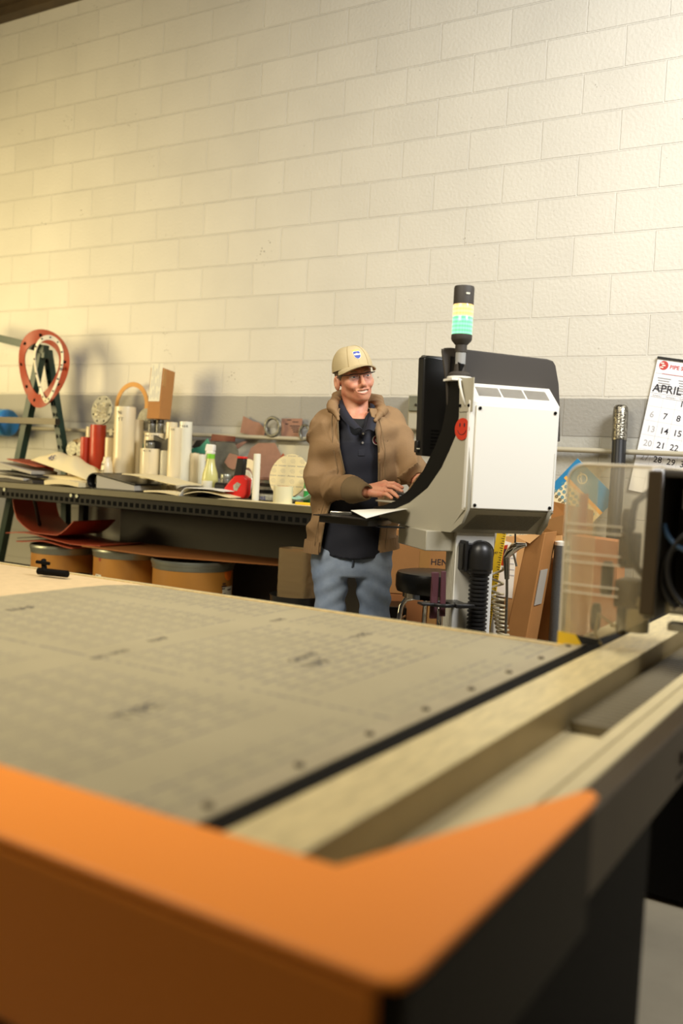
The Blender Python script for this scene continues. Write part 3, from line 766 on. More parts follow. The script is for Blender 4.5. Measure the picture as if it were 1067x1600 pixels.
def bench_item(name, label, cat, px, y, group=None, z=BZ, rz=0):
    """an Empty on the bench top under pixel column px on the plane y"""
    p = aty(px, 745+(px/480)*40, y)
    return thing(name, label, cat, (p.x, y, z), rz, group)
def span(x0, x1, top, base, y):
    """size of what is seen between pixel columns and rows on the plane y: centre x, half width across the view, top z"""
    pm_ = (top+base)/2
    a, b = aty(x0, pm_, y), aty(x1, pm_, y)
    dm = float(np.dot(np.array((a+b)/2)-CAM, FW))
    r = (x1-x0)/2*dm/FPX
    t = aty((x0+x1)/2+.05*(pm_-top)*1.0, top, y)
    return (a.x+b.x)/2, r, t.z
def roll(label, x0, x1, top, y, m, base=745, group=None, name='wrapped_roll', writing=None, core=True, z0=BZ, cat='roll', film_=True):
    cx, r, zt = span(x0, x1, top, base, y)
    o = thing(name, label, cat, (cx, y, z0), 0, group)
    h = zt-z0
    n = 36; mb = MB()
    mb.lathe([(r*.97, 0), (r, .004), (r, h-.006), (r*.985, h), (r*.5, h), (r*.48, h-.03)], n=n)
    mb.build('roll_body', m, o)
    ov = MB().sheet(lambda u, v: ((r+.0015)*math.cos(-2.2+1.2*u), (r+.0015)*math.sin(-2.2+1.2*u), .003+(h-.008)*v), 12, 1, .0012)
    ov.build('outer_flap', m, o)
    if False:
        fm_ = MB().lathe([(r+.003, h*.08), (r+.0035, h*.2), (r+.0025, h*.3), (r+.0032, h*.38)], n=n); f_ = fm_.build('plastic_wrap', 'lens_glass', o)
    if core: MB().lathe([(r*.3, h-.02), (r*.3, h+.002), (r*.26, h+.002), (r*.26, h-.02)], n=20).build('core', 'cardboard_pale', o)
    if writing:
        for txt, dz, s_ in writing:
            T = Matrix.Translation((0, 0, h-dz))
            mt = MB(); k = -1.25-len(txt)*s_*.30/r
            for c_ in txt:
                a = k; 
                mt.text(c_, s_, Matrix.Translation(((r+.002)*math.cos(a), (r+.002)*math.sin(a), h-dz)) @ Matrix.Rotation(a+PI/2, 4, 'Z') @ Matrix.Rotation(PI/2, 4, 'X'), ext=.0002)
                k += s_*.66/r
            mt.build('marker_writing', 'ink', o)
    return o
rolls = 'wrapped rolls standing on the workbench'
roll('tallest wide cream roll, standing left of the cardboard carton', 178, 210.5, 636, -.30, 'roll_cream', group=rolls, writing=[('Ni', .05, .035), ('TT', .09, .03)])
roll('slim cream roll standing right behind the tallest wide roll', 204, 223, 656, -.2, 'roll_cream', group=rolls)
roll('short wide cream roll with a marker word, standing before the black jars', 219, 250, 701, -.36, 'roll_cream', base=752, group=rolls, writing=[('KLIN', .02, .018)])
roll('pale slim clear tube of cream sheet between the short roll and the twin rolls', 250, 263, 704, -.33, 'roll_white', base=752, group=rolls)
roll('tall white glossy roll, right one of the twin rolls', 279, 299, 659, -.30, 'roll_white', base=755, group=rolls, writing=[('FABR', .035, .02)])
roll('tall cream roll, left one of the twin rolls', 262, 283, 668, -.36, 'roll_cream', base=757, group=rolls, writing=[('THI', .02, .018)])
roll('tall cream roll with torn top behind the twin rolls', 258, 276, 660, -.22, 'roll_cream', base=755, group=rolls)
roll('short cream roll standing left of the spray bottle', 297, 310, 708, -.28, 'roll_cream', base=755, group=rolls)
roll('short grey white roll partly behind the spray bottle', 308, 321, 710, -.24, 'roll_white', base=755, group=rolls)
roll('small cream roll behind the bottle with marker writing', 164, 178, 684, -.25, 'roll_cream', base=740, group=rolls)
roll('short cream roll left of the red sheet roll', 134, 147, 667, -.12, 'roll_cream', base=725, group=rolls)
roll('thin white cardboard tube standing near the bench front', 395, 406, 709, -.60, 'label_white', base=780, name='cardboard_tube', cat='tube', film_=False)
rr = 'red rubber rolls on the workbench'
roll('short narrow red roll beside the wrapped flange discs', 126, 140.5, 683, -.28, 'red_silicone', base=722, group=rr)
o = roll('taller red sheet roll with stepped top and wrinkled film', 141, 165, 664, -.26, 'red_silicone', base=722, group=rr)
def disc_item(name, label, cat, px, py, rx, ry, y, th, m, tilt=.12, inner=0, yaw=0, group=None, z0=None, part='plate', holes=0):
    c = aty(px, py, y)
    dm = float(np.dot(np.array(c)-CAM, FW)); R_ = ry*dm/FPX
    o = thing(name, label, cat, (c.x, c.y, c.z-R_), yaw, group)
    sx = rx/ry/max(.3, abs(math.cos(YAW-yaw))) if rx else 1
    ax = (0, -math.cos(tilt), math.sin(tilt))
    mb = MB()
    mb.ring((0, 0, R_), ax, R_, R_*inner if inner else R_*.02, th, n=44, sx=sx)
    mb.build(part, m, o, bevel=.001)
    if holes:
        q = Vector(ax).to_track_quat('Z', 'Y')
        for k in range(holes):
            a = 2*PI*(k+.5)/holes; rad = R_*(.82 if not inner else (1+inner)/2)
            p0 = Vector((0, 0, R_))+q @ Vector((rad*sx*math.cos(a), rad*math.sin(a), th-.0005))
            p1 = Vector((0, 0, R_))+q @ Vector((rad*sx*math.cos(a), rad*math.sin(a), th+.001))
            MB().cyl(p0, p1, R_*.07, n=14).build('bolt_hole', 'rack_hole', o)
    return o, R_
# back row against the wall
o, R_ = disc_item('flange_plate', 'round grey flange plate with eight bolt holes and crumpled clear film', 'flange plate', 161, 641, 19, 23, -.2, .012, 'speckle_grey', holes=8)
cb = MB(); rn = random.Random(3)
MB().sheet(lambda u, v: ((u-.5)*R_*1.1, -.018-.012*rn.random(), R_+(v-.5)*R_*1.0), 14, 14, .001).build('crumpled_film', 'clear_bag', o)
MB().text('NO', .03, Matrix.Translation((-.06, -.016, R_+.03)) @ Matrix.Rotation(PI/2, 4, 'X')).build('marker_writing', 'ink', o)
disc_item('gasket_ring', 'tan ring gasket leaning on the wall behind the tallest roll', 'gasket', 206, 634, 30, 37, -.09, .006, 'tan_ring', inner=.80, tilt=.05)
q = aty(214, 650, -.10)
o = thing('teal_offcut', 'dark teal offcut tucked under the tan ring', 'offcut', (q.x, -.075, BZ))
MB().hexa([(-.06, .0, .16), (.09, .0, .10), (.10, .0, .33), (-.02, .0, .25)], [(-.06, .005, .16), (.09, .005, .10), (.10, .005, .33), (-.02, .005, .25)]).bx(-.05, .0, 0, .004, 0, .17).build('sheet', 'teal_sheet', o)
disc_item('grey_disc', 'grey round plate half hidden behind the cardboard carton', 'disc', 228, 655, 14, 17, -.14, .006, 'speckle_grey')
# wrapped flange discs in a clear bag
o = thing('bagged_discs', 'two dark discs sealed in a yellowish clear bag leaning on the wall', 'bag', (*aty(118, 720, -.16).xy, BZ))
MB().sheet(lambda u, v: (-.10+.19*u, .06*v-.02*math.sin(PI*u)+.004*math.sin(23*u+9*v), .01+.30*v-.03*abs(u-.5)), 20, 16, .002).build('bag', 'stretch_film', o)
MB().bx(-.08, .07, .02, .05, .0, .12).build('contents', 'paper_cream', o)
for x in (-.05, .042): MB().ring((x, .015, .235), (0, -1, .15), .05, .001, .01).build('disc', 'mottled_metal', o)
# cardboard carton standing on jars
def carton(name, label, quad_front, side, y, m='cardboard', depth=.12, flaps=False, group=None):
    pass
a = aty(236, 575, -.2); b = aty(255, 577, -.2); c = aty(229, 655, -.2); 
o = thing('tall_carton', 'tall narrow brown carton with a white label, standing on dark jars', 'carton', (aty(248.5, 655, -.27).x, -.22, aty(244, 655, -.22).z), .0)
hgt = a.z-c.z-.005
MB().hexa([(-.106, -.05, 0), (0, -.05, 0), (0, .055, 0), (-.106, .055, 0)], [(-.086, -.05, hgt), (.022, -.05, hgt-.004), (.026, .055, hgt-.02), (-.084, .055, hgt-.012)]).build('box', 'cardboard', o, bevel=.003)
kx = lambda z: .021*z/hgt
lb = [(-.104+kx(.13), -.0505, .11), (-.012+kx(.13), -.0505, .11), (-.006+kx(.34), -.0505, .345), (-.098+kx(.34), -.0505, .345)]
lo = MB().hexa(lb, [(x, y-.0012, z) for x, y, z in lb]).build('label', 'label_white', o)
ln = MB()
for k in range(5):
    u = .15+.17*k
    for j in range(3):
        v0 = .06+.3*j+.04*(k % 2); v1 = v0+.12+.09*((k+j) % 3)
        P = lambda u, v: (Vector(lb[0])*(1-u)+Vector(lb[1])*u)*(1-v)+(Vector(lb[3])*(1-u)+Vector(lb[2])*u)*v+Vector((-.0003, -.0018, 0))
        ln.add([P(u, v0), P(u+.05, v0), P(u+.05, v1), P(u, v1)], [(0, 1, 2, 3)])
ln.build('printing', 'ink_pale', lo)
e0 = lambda y, z: (kx(z)+.0012+.003*(y+.05)*z/hgt*10*.1, y, z)
tp = MB().hexa([e0(-.048, hgt-.01), e0(.05, hgt-.026), e0(.045, hgt-.09), e0(.02, hgt-.085), e0(.012, hgt-.13), e0(-.048, hgt-.115)], [(x+.0012, y, z) for x, y, z in (e0(-.048, hgt-.01), e0(.05, hgt-.026), e0(.045, hgt-.09), e0(.02, hgt-.085), e0(.012, hgt-.13), e0(-.048, hgt-.115))]).build('tape', 'packing_tape', o)
# jars stacked below the carton
def jar(label, x0, x1, top, base, y, m, z0, lid='dark_steel', name='lidded_jar', group='dark jars stacked beside the carton'):
    cx, r, zt = span(x0, x1, top, base, y); h = max(.03, zt-z0)
    o = thing(name, label, 'jar', (cx, y, z0), 0, group)
    MB().lathe([(r*.93, 0), (r, .006), (r, h*.72), (r*.9, h*.8)], n=28).build('glass', m, o)
    MB().lathe([(r*.96, h*.78), (r*.98, h*.8), (r*.98, h*.97), (r*.93, h), (0, h)], n=28).build('lid', lid, o)
    return o
zc = aty(244, 655, -.22).z
mat('dark_jar', (58, 56, 48), .2, var2=(130, 126, 108), vscale=30)
jar('black lidded jar under the carton, left of two', 231, 243.5, 656, 676, -.24, 'dark_jar', zc-.115)
jar('black lidded jar under the carton, right of two', 243, 256, 656, 676, -.22, 'dark_jar', zc-.115)
roll('short wide cream tub with a taped strip of writing, under the two jars', 225, 256, 677, -.25, 'roll_cream', base=745, name='cream_tub', cat='tub', core=False, writing=[('FAX 1200', .025, .02)])
jar('small dark jar standing on the short cream roll', 227, 242.5, 688, 701, -.36, 'dark_jar', span(219, 250, 701, 752, -.36)[2]+.001)
q = aty(250, 693, -.33)
o = tag(MB().hexa([(q.x-.05, -.335, q.z-.07), (q.x+.06, -.33, q.z-.07), (q.x+.09, -.33, q.z+.05), (q.x+.03, -.33, q.z+.02), (q.x-.05, -.335, q.z+.05)], [(q.x-.05, -.31, q.z-.07), (q.x+.06, -.305, q.z-.07), (q.x+.09, -.305, q.z+.05), (q.x+.03, -.305, q.z+.02), (q.x-.05, -.31, q.z+.05)]).build('dark_bag', 'dark_sheet', None), 'small dark folded bag wedged beside the cream tub', 'bag')
# small bottle with marker writing
cx, r, zt = span(157, 177, 714, 745, -.42)
o = thing('squeeze_bottle', 'small cream squeeze bottle with marker writing beside the tallest roll', 'bottle', (cx, -.42, BZ))
h = zt-BZ
MB().lathe([(r*.9, 0), (r, .006), (r*.97, h*.55), (r*.8, h*.82), (r*.6, h*.9), (r*.58, h)], n=28).build('bottle', 'roll_cream', o)
MB().text('Ni', .02, Matrix.Translation((-.012, -r*.93, h*.72)) @ Matrix.Rotation(PI/2-.1, 4, 'X')).text('MIXT', .022, Matrix.Translation((-.03, -r-.001, h*.5)) @ Matrix.Rotation(PI/2, 4, 'X')).build('marker_writing', 'ink', o)
# spray bottle
cx, r, zt = span(316, 342, 694, 757, -.36)
o = thing('spray_bottle', 'pale yellow spray bottle with a white trigger and lime collar', 'spray bottle', (cx, -.36, BZ), .2)
h = zt-BZ; r *= .98
MB().lathe([(r*.95, 0), (r, .01), (r, h*.30), (r*.93, h*.42), (r*.62, h*.58), (r*.5, h*.68), (r*.48, h*.72)], n=32).build('bottle', 'yellow_liquid', o)
MB().lathe([(r*.5, h*.715), (r*.5, h*.80), (r*.42, h*.81)], n=24).build('collar', 'lime_plastic', o)
MB().prism([(-.5*r, -.4*r), (.45*r, -.4*r), (.45*r, .4*r), (-.5*r, .4*r)], h*.07, z0=h*.8).hexa([(-.75*r, -.35*r, h*.86), (.5*r, -.35*r, h*.86), (.5*r, .35*r, h*.86), (-.75*r, .35*r, h*.86)], [(-.55*r, -.35*r, h), (.5*r, -.35*r, h*.99), (.5*r, .35*r, h*.99), (-.55*r, .35*r, h)]).build('trigger_head', 'white_plastic', o, bevel=.006, segs=3)
MB().hexa([(-.72*r, -.1*r, h*.86), (-.5*r, -.1*r, h*.86), (-.5*r, .1*r, h*.86), (-.72*r, .1*r, h*.86)], [(-.75*r, -.1*r, h*.66), (-.62*r, -.1*r, h*.66), (-.62*r, .1*r, h*.66), (-.75*r, .1*r, h*.66)]).build('trigger', 'white_plastic', o, bevel=.003)
MB().sheet(lambda u, v: ((r+.001)*math.cos(-2.3+1.5*u), (r+.001)*math.sin(-2.3+1.5*u), h*.06+h*.22*v), 12, 1, .0008).build('label', 'label_white', o)

# stock leaning on and hung over the wall pipe
def wallpoly(name, label, cat, pts, y, th, m, group=None, part=None, lean=.0):
    P = [aty(px, py, y) for px, py in pts]
    zb = min(p.z for p in P); cx = sum(p.x for p in P)/len(P)
    mb = MB().hexa([(p.x-cx, -(p.z-zb)*-lean, p.z-zb) for p in P], [(p.x-cx, th+(p.z-zb)*lean, p.z-zb) for p in P])
    o = mb.build(name, m); o.location = (cx, y, zb)
    return tag(o, label, cat, group)
off = 'gasket offcuts leaning on the wall by the pipe'
wallpoly('pink_offcut', 'pointed pink offcut standing up behind the wall pipe', 'offcut', [(375, 676), (380, 650), (395, 658), (404, 660), (414, 670), (412, 683), (396, 685), (388, 679)], -.028, .004, 'pink_sheet', off)
wallpoly('pink_square_sheet', 'square pink sheet with printed lines above the pipe, left of the man', 'sheet', [(440, 654), (472, 654), (471, 688), (439, 687)], -.028, .003, 'pink_sheet', off)
ps_ = bpy.data.objects['pink_square_sheet']
pl = MB()
for k, (a, b) in enumerate(((448, 455), (457, 466), (446, 450), (453, 468), (455, 466), (457, 466), (458, 467))):
    y_ = 656+k*3.1; p0 = aty(a, y_, -.029); p1 = aty(b, y_+1.0, -.029)
    pl.bx(p0.x-ps_.location.x, p1.x-ps_.location.x, -.0012, -.0002, p0.z-ps_.location.z-.003, p0.z-ps_.location.z+.002)
pl.build('printing', 'ink', ps_)
wallpoly('pink_sheet', 'large pink sheet leaning below the pipe', 'sheet', [(389, 700), (400, 692), (426, 692), (443, 722), (436, 738), (420, 745), (386, 745), (382, 722)], -.12, .004, 'pink_sheet', off, lean=.1)
wallpoly('pink_strip', 'narrow tan pink strip under the pipe behind the grey sheet', 'offcut', [(363, 697), (380, 690), (386, 690), (366, 706)], -.09, .004, 'pink_sheet', off)
wallpoly('brown_cover_piece', 'red brown rubber flap laid over the pipe', 'rubber flap', [(331, 678), (367, 682), (366, 690), (329, 689)], -.075, .006, 'brown_rubber', off)
wallpoly('grey_offcut', 'large mottled dark grey curved offcut below the red brown flap', 'offcut', [(333, 690), (362, 692), (369, 705), (371, 722), (365, 742), (350, 752), (337, 745), (334, 720)], -.16, .006, 'grey_sheet', off, lean=.1)
wallpoly('pink_curl', 'curved pink piece lying over the dark grey offcut', 'offcut', [(350, 722), (357, 708), (372, 712), (372, 730), (364, 734), (356, 730)], -.175, .004, 'pink_sheet', off, lean=.1)
wallpoly('dark_offcut', 'small dark grey offcut under the pipe beside the teal piece', 'offcut', [(299, 699), (307, 688), (322, 687), (325, 694), (316, 704)], -.1, .004, 'dark_sheet', off)
wallpoly('teal_piece', 'pointed teal gasket piece above the short rolls', 'offcut', [(299, 701), (312, 698), (324, 685), (328, 694), (323, 709), (299, 708)], -.12, .004, 'teal_sheet', off)
def torus(name, label, px, py, rx, ry, y, m):
    c = aty(px, py, y); dm = float(np.dot(np.array(c)-CAM, FW)); R_ = ry*dm/FPX
    o = thing(name, label, 'ring', (c.x, y, c.z-R_)); sx = rx/ry/math.cos(YAW)
    rt = R_*.17
    MB().tube([((R_-rt)*sx*math.cos(a), 0, R_+(R_-rt)*math.sin(a)) for a in (2*PI*k/40 for k in range(40))], rt, 12, True).build('ring_body', m, o)
    return o
torus('packing_ring', 'dark speckled packing ring resting on the wall pipe', 426, 667, 14, 17, -.055, 'mottled_metal')
torus('packing_ring', 'speckled packing ring half hidden behind the man', 476, 676, 9, 14, -.055, 'mottled_metal')
o = thing('clear_pouch', 'clear plastic pouch leaning below the pipe behind the printed disc', 'pouch', (*aty(455, 715, -.14).xy, BZ))
MB().sheet(lambda u, v: (-.13+.26*u, .05*v+.004*math.sin(9*u), .02+.30*v), 10, 8, .002).build('pouch', 'clear_bag', o)
wallpoly('orange_piece', 'small orange triangular offcut inside the pouch area', 'offcut', [(437, 716), (442, 708), (452, 722), (440, 726)], -.13, .003, 'red_rubber', off)

# things lying toward the bench front
o, R_ = disc_item('printed_disc', 'large cream disc stamped with curled marks, standing near the man', 'disc', 452, 744, 31, 35, -.50, .008, 'printed_disc', tilt=.22)
disc_item('cream_ring', 'cream ring disc standing behind the red tape dispenser', 'disc', 386, 748, 17, 31, -.42, .01, 'roll_cream', tilt=.15, inner=.55)
disc_item('inner_disc', 'cream round blank standing inside the cream ring', 'disc', 383, 756, 12, 22, -.45, .008, 'roll_white', tilt=.15)
# stack of discs
c = atz(417, 775, BZ)
for k in range(7):
    m_ = ['dark_steel', 'galvanised', 'bench_steel', 'speckle_grey', 'dark_steel', 'galvanised', 'pink_sheet'][k]
    q = aty(415, 765, -.34)
    o = MB().ring((0, 0, 0), (0, 0, 1), .10-.004*(k % 3), .03, .017, n=36).build('stacked_disc', m_)
    o.location = (q.x+.004*((k*7) % 3), -.34, BZ+.001+.0185*k)
    tag(o, 'flat disc in the low stack behind the thin white tube, '+['bottom one', 'second from the bottom', 'third from the bottom', 'middle one', 'third from the top', 'second from the top', 'pinkish top one'][k], 'disc', 'stacked discs on the workbench')
# tape roll clear
cx, r, zt = span(427, 457.5, 760, 784, -.68)
o = thing('clear_tape_roll', 'wide roll of clear yellowish tape at the bench edge', 'tape roll', (cx, -.68, BZ+.001))
MB().lathe([(r, 0), (r, zt-BZ), (r*.62, zt-BZ), (r*.62, 0), (r, 0)], n=40).build('tape', 'tape_clear', o)
MB().lathe([(r*.62, .001), (r*.62, zt-BZ+.001), (r*.57, zt-BZ+.001), (r*.57, .001)], n=40).build('core', 'cardboard_pale', o)
# tape dispenser red with black grip
c = aty(374, 762, -.56)
o = thing('tape_dispenser', 'red hand tape dispenser with a black grip', 'tape dispenser', (c.x, -.56, BZ), .1)
bx_ = [(-.085, .03), (-.04, .01), (.045, .005), (.06, .03), (.065, .115), (.03, .135), (-.02, .13), (-.05, .10), (-.085, .06)]
MB().hexa([(x, -.026, z) for x, z in bx_], [(x, .026, z) for x, z in bx_]).build('body', 'red_plastic', o, bevel=.008, segs=3)
MB().hexa([(-.03, -.02, .125), (.025, -.02, .125), (.025, .02, .125), (-.03, .02, .125)], [(-.015, -.018, .225), (.035, -.018, .225), (.035, .018, .225), (-.015, .018, .225)]).build('grip', 'black_plastic', o, bevel=.006, segs=3)
MB().hexa([(-.016, -.019, .225), (.036, -.019, .225), (.036, .019, .225), (-.016, .019, .225)], [(-.012, -.017, .238), (.036, -.017, .238), (.036, .017, .238), (-.012, .017, .238)]).build('grip_cap', 'red_plastic', o, bevel=.004)
MB().cyl((-.085, 0, .065), (-.15, 0, .065), .022).build('roller', 'black_plastic', o)
MB().hexa([(-.02, -.0275, .05), (.0, -.0275, .045), (.025, -.0275, .085), (.0, -.0275, .095), (-.025, -.0275, .075)], [(-.02, -.0255, .05), (.0, -.0255, .045), (.025, -.0255, .085), (.0, -.0255, .095), (-.025, -.0255, .075)]).build('label', 'speckle_grey', o)
# jar behind dispenser
cx, r, zt = span(345, 365, 741, 762, -.45)
jar('small glass jar with a metal lid left of the red dispenser', 344, 362, 741, 768, -.40, 'dark_jar', BZ, 'galvanised', group=None)
# folded white papers
c = aty(340, 768, -.66)
o = thing('folded_papers', 'white sheets folded over at the bench edge', 'papers', (c.x-.05, -.64, BZ+.002), .12)
MB().sheet(lambda u, v: (-.14+.30*u, -.08+.2*v, .012+.030*math.sin(PI*min(1, max(0, 1-u)))*(.4+.6*(1-u))+.035*(1-u)**3*0), 14, 3, .004).build('lower_sheet', 'paper_cream', o)
MB().sheet(lambda u, v: (-.165+.28*u, -.085+.2*v, .050-.05*max(0, .18-u)**2*30-.03*max(0, u-.75)), 18, 3, .003).build('upper_sheet', 'paper', o)
# black pouches
for lb, px, py, sx, sz, rz in (('black soft pouch lying left of the folded white sheets', 303, 771, .11, .03, .2), ('dark grey flat pouch lying behind the folded white sheets', 330, 764, .12, .022, -.1)):
    c = aty(px, py, -.55 if px < 320 else -.45)
    o = MB().ell((0, 0, sz*.9), (sx, .05, sz), 24, 10).build('soft_pouch', 'dark_sheet' if px > 320 else 'black_textured'); o.location = (c.x, c.y, BZ); o.rotation_euler = (0, 0, rz)
    tag(o, lb, 'pouch')
# marker pens / yellow bits and small bits near the man
c = aty(473, 783, -.7)
o = thing('yellow_marker', 'yellow marker lying at the bench edge beside the man', 'marker', (c.x, -.7, BZ+.009), .1)
MB().cyl((-.04, 0, 0), (.06, 0, 0), .0085).build('barrel', 'yellow_plastic', o); MB().cyl((.06, 0, 0), (.09, 0, 0), .009).build('cap', 'yellow_plastic', o)
c = aty(481, 752, -.52)
cx, r, zt = span(475, 489, 741, 763, -.55)
o = thing('green_bottle', 'small green bottle with a label half hidden by the man', 'bottle', (cx, -.55, BZ))
h = zt-BZ
MB().lathe([(r*.9, 0), (r, .006), (r, h*.8), (r*.6, h*.9), (r*.6, h)], n=24).build('bottle', 'green_plastic', o)
MB().sheet(lambda u, v: ((r+.001)*math.cos(-2.3+1.5*u), (r+.001)*math.sin(-2.3+1.5*u), h*.45+h*.08*v), 10, 1, .0006).build('label', 'label_white', o)
c = aty(479, 767, -.62)
o = tag(MB().sheet(lambda u, v: (-.08+.16*u, -.05+.1*v, .02+.03*(u-.3)**2*4+.004*math.sin(8*v)), 12, 8, .004).build('mint_cloth', 'mint'), 'pale teal cloth lying right of the printed disc', 'cloth'); o.location = (c.x, -.62, BZ+.01)
c = aty(425, 777, -.55)
o = thing('flat_packet', 'grey packet with blue marker letters behind the clear tape roll', 'packet', (c.x, -.5, BZ), .05)
MB().bx(-.12, .12, -.06, .06, 0, .035).build('packet', 'speckle_grey', o, bevel=.01, segs=3)
MB().text('FIRE', .03, Matrix.Translation((-.09, -.0605, .006)) @ Matrix.Rotation(PI/2, 4, 'X')).build('marker_writing', 'ink_blue', o)
o = tag(MB().bx(-.35, .30, -.05, .05, 0, .003).build('paper_strip', 'paper_cream'), 'cream paper strip lying flat along the bench edge', 'paper'); o.location = (aty(430, 783, -.69).x, -.685, BZ+.0005)

# binder lying open
a = aty(160, 752, -.62)
o = thing('ring_binder', 'black ring binder lying open with its paper block', 'binder', (aty(205, 755, -.55).x, -.55, BZ+.001), .06)
o.scale = (1, 1, 1.35)
MB().sheet(lambda u, v: (-.17+.03*(0 if u < .5 else 0)+(.06*math.cos(PI/2+PI*u)), -.13+.26*v, .035+.033*math.sin(-PI/2+PI*(1-u))), 10, 1, .004).build('spine', 'black_plastic', o)
MB().hexa([(-.17, -.13, .066), (.14, -.13, .030), (.14, .13, .030), (-.17, .13, .066)], [(-.17, -.13, .070), (.14, -.13, .034), (.14, .13, .034), (-.17, .13, .070)]).build('front_cover', 'black_plastic', o)
MB().bx(-.17, .14, -.13, .13, 0, .004).build('back_cover', 'black_plastic', o)
MB().hexa([(-.16, -.125, .005), (.13, -.125, .005), (.13, .125, .005), (-.16, .125, .005)], [(-.16, -.125, .062), (.13, -.125, .026), (.13, .125, .026), (-.16, .125, .062)]).build('paper_block', 'paper_grey', o)
for y in (-.08, 0, .08): MB().tube(arcp((-.185, y, .035), .026, 0, 2*PI, 16), .002, 6, True).build('ring', 'chrome', o)
o2 = MB().sheet(lambda u, v: (-.10+.42*u, -.11+.24*v, .05-.035*u+.006*math.sin(5*u)), 14, 3, .006).build('open_pages', 'paper_cream'); o2.location = (aty(228, 755, -.54).x, -.53, BZ+.052)
tag(o2, 'cream pages fanned open on top of the black binder', 'papers')
o2 = MB().sheet(lambda u, v: (-.05+.26*u, -.1+.2*v, .012+.006*math.sin(4*u)), 10, 3, .010).build('loose_pages', 'paper_cream'); o2.location = (aty(255, 766, -.6).x, -.61, BZ+.003)
tag(o2, 'loose cream pages lying right of the black binder', 'papers')
# bagged white parcel and papers at the left
o = thing('padded_envelope', 'crumpled cream padded bag with blue marker writing', 'bag', (aty(112, 745, -.47).x, -.46, BZ+.05), .0)
def pad(u, v):
    e = math.sin(PI*u)**.6*math.sin(PI*v)**.5
    return (-.26+.50*u, -.12+.25*v, .11*e*(1-.45*u)+.10*(1-u)+.008*math.sin(19*u+7*v)*e)
MB().sheet(pad, 30, 14, .004).build('bag', 'paper_cream', o)
MB().bx(-.2, .2, -.1, .1, -.045, .01).build('filling', 'paper_cream', o, bevel=.02)
MB().text('45', .06, Matrix.Translation((-.12, -.112, .105)) @ Matrix.Rotation(.9, 4, 'X')).build('marker_writing', 'ink_blue', o)
def stack_item(name, label, x, y, z, sx, sy, sz, m, rz=0, tilt=0, group=None):
    o = MB().box((0, 0, sz/2), (sx, sy, sz)).build(name, m, bevel=.002); o.location = (x, y, z); o.rotation_euler = (0, tilt, rz)
    return tag(o, label, 'papers' if 'paper' in name or 'page' in name else 'sheet', group)
gx = aty(40, 745, -.58).x
pg = 'papers and sheets piled at the left end of the bench'
stack_item('dark_sheets', 'lowest black sheets of the pile at the left bench end', gx, -.57, BZ+.001, .34, .22, .022, 'black_textured', .05, 0, pg)
stack_item('grey_papers', 'grey papers sticking out of the pile at the left bench end', gx-.05, -.57, BZ+.026, .36, .22, .014, 'paper_grey', -.1, .05, pg)
stack_item('dark_folder', 'dark folder above the grey papers in the left pile', gx+.02, -.56, BZ+.05, .34, .24, .012, 'dark_sheet', .1, .07, pg)
stack_item('paper_bundle', 'tilted grey paper bundle near the top of the left pile', gx-.02, -.56, BZ+.083, .34, .22, .02, 'paper_grey', .02, .14, pg)
stack_item('red_folder', 'orange red folder lying on top of the left pile', gx+.03, -.55, BZ+.125, .26, .2, .008, 'red_rubber', .1, .14, pg)
c = aty(62, 718, -.42)
o = thing('rubber_plug', 'round red rubber plug standing behind the left paper pile', 'plug', (c.x, -.40, BZ))
MB().lathe([(.075, 0), (.08, .01), (.08, .13), (.07, .14), (0, .14)], n=32).build('plug_body', 'red_silicone', o)
o2 = MB().sheet(lambda u, v: (-.16+.30*u, -.1+.2*v, .03+.012*math.sin(3*u)), 10, 3, .026).build('page_stack', 'paper_cream'); o2.location = (aty(118, 752, -.64).x, -.645, BZ)
tag(o2, 'thick cream page stack between the padded bag and the binder', 'papers')

# green steel rack behind the bench and what hangs on it
RK = thing('steel_rack', 'dark green steel rack frame with punched legs behind the workbench', 'rack', (-1.4, -.25, 0))
def bar(a, b, wd, name, m='rack_green', par=RK, o=(-1.4, -.25, 0)):
    a = Vector(a)-Vector(o); b = Vector(b)-Vector(o)
    return MB().tube([a, b], wd/2**.5*1.0, 4).build(name, m, par)
yk = -.25
def gp_(px, py, y=yk): p = aty(px, py, y); return Vector((p.x, y, p.z))
topz = gp_(70, 546)
A0 = gp_(0, 529); A0 = A0+(A0-topz)*.8
bar(A0, gp_(72, 546), .05, 'top_beam')
l0, l1 = gp_(64, 552), gp_(29, 725); l2 = l1+(l1-l0)*(l1.z-.0)/(l0.z-l1.z)
lg = bar(l0, l2, .052, 'leg')
r0, r1 = gp_(74, 548, -.16), gp_(99, 716, -.16); r2 = Vector((r1.x+.04, -.12, 0))
lg2 = MB().tube([p-Vector((-1.4, -.25, 0)) for p in (r0, r1+Vector((.005, .02, -.06)), r2)], .035, 4).build('leg', 'rack_green', RK)
for k in range(9):
    p = r0+(r1-r0)*(k+1)/10-Vector((-1.4, -.25, 0)); MB().box((p.x, p.y-.027, p.z), (.016, .004, .026), rot=(0, -.3, 0)).build('punched_hole', 'rack_hole', lg2)
bm0, bm1 = gp_(0, 656, -.30), gp_(90, 659, -.30)
bar(bm0+(bm0-bm1)*.7, bm1, .042, 'mid_beam', 'dark_steel')
MB().box(gp_(66, 550)-Vector((-1.4, -.25, 0)), (.09, .04, .09)).build('corner_plate', 'rack_green', RK, bevel=.004)
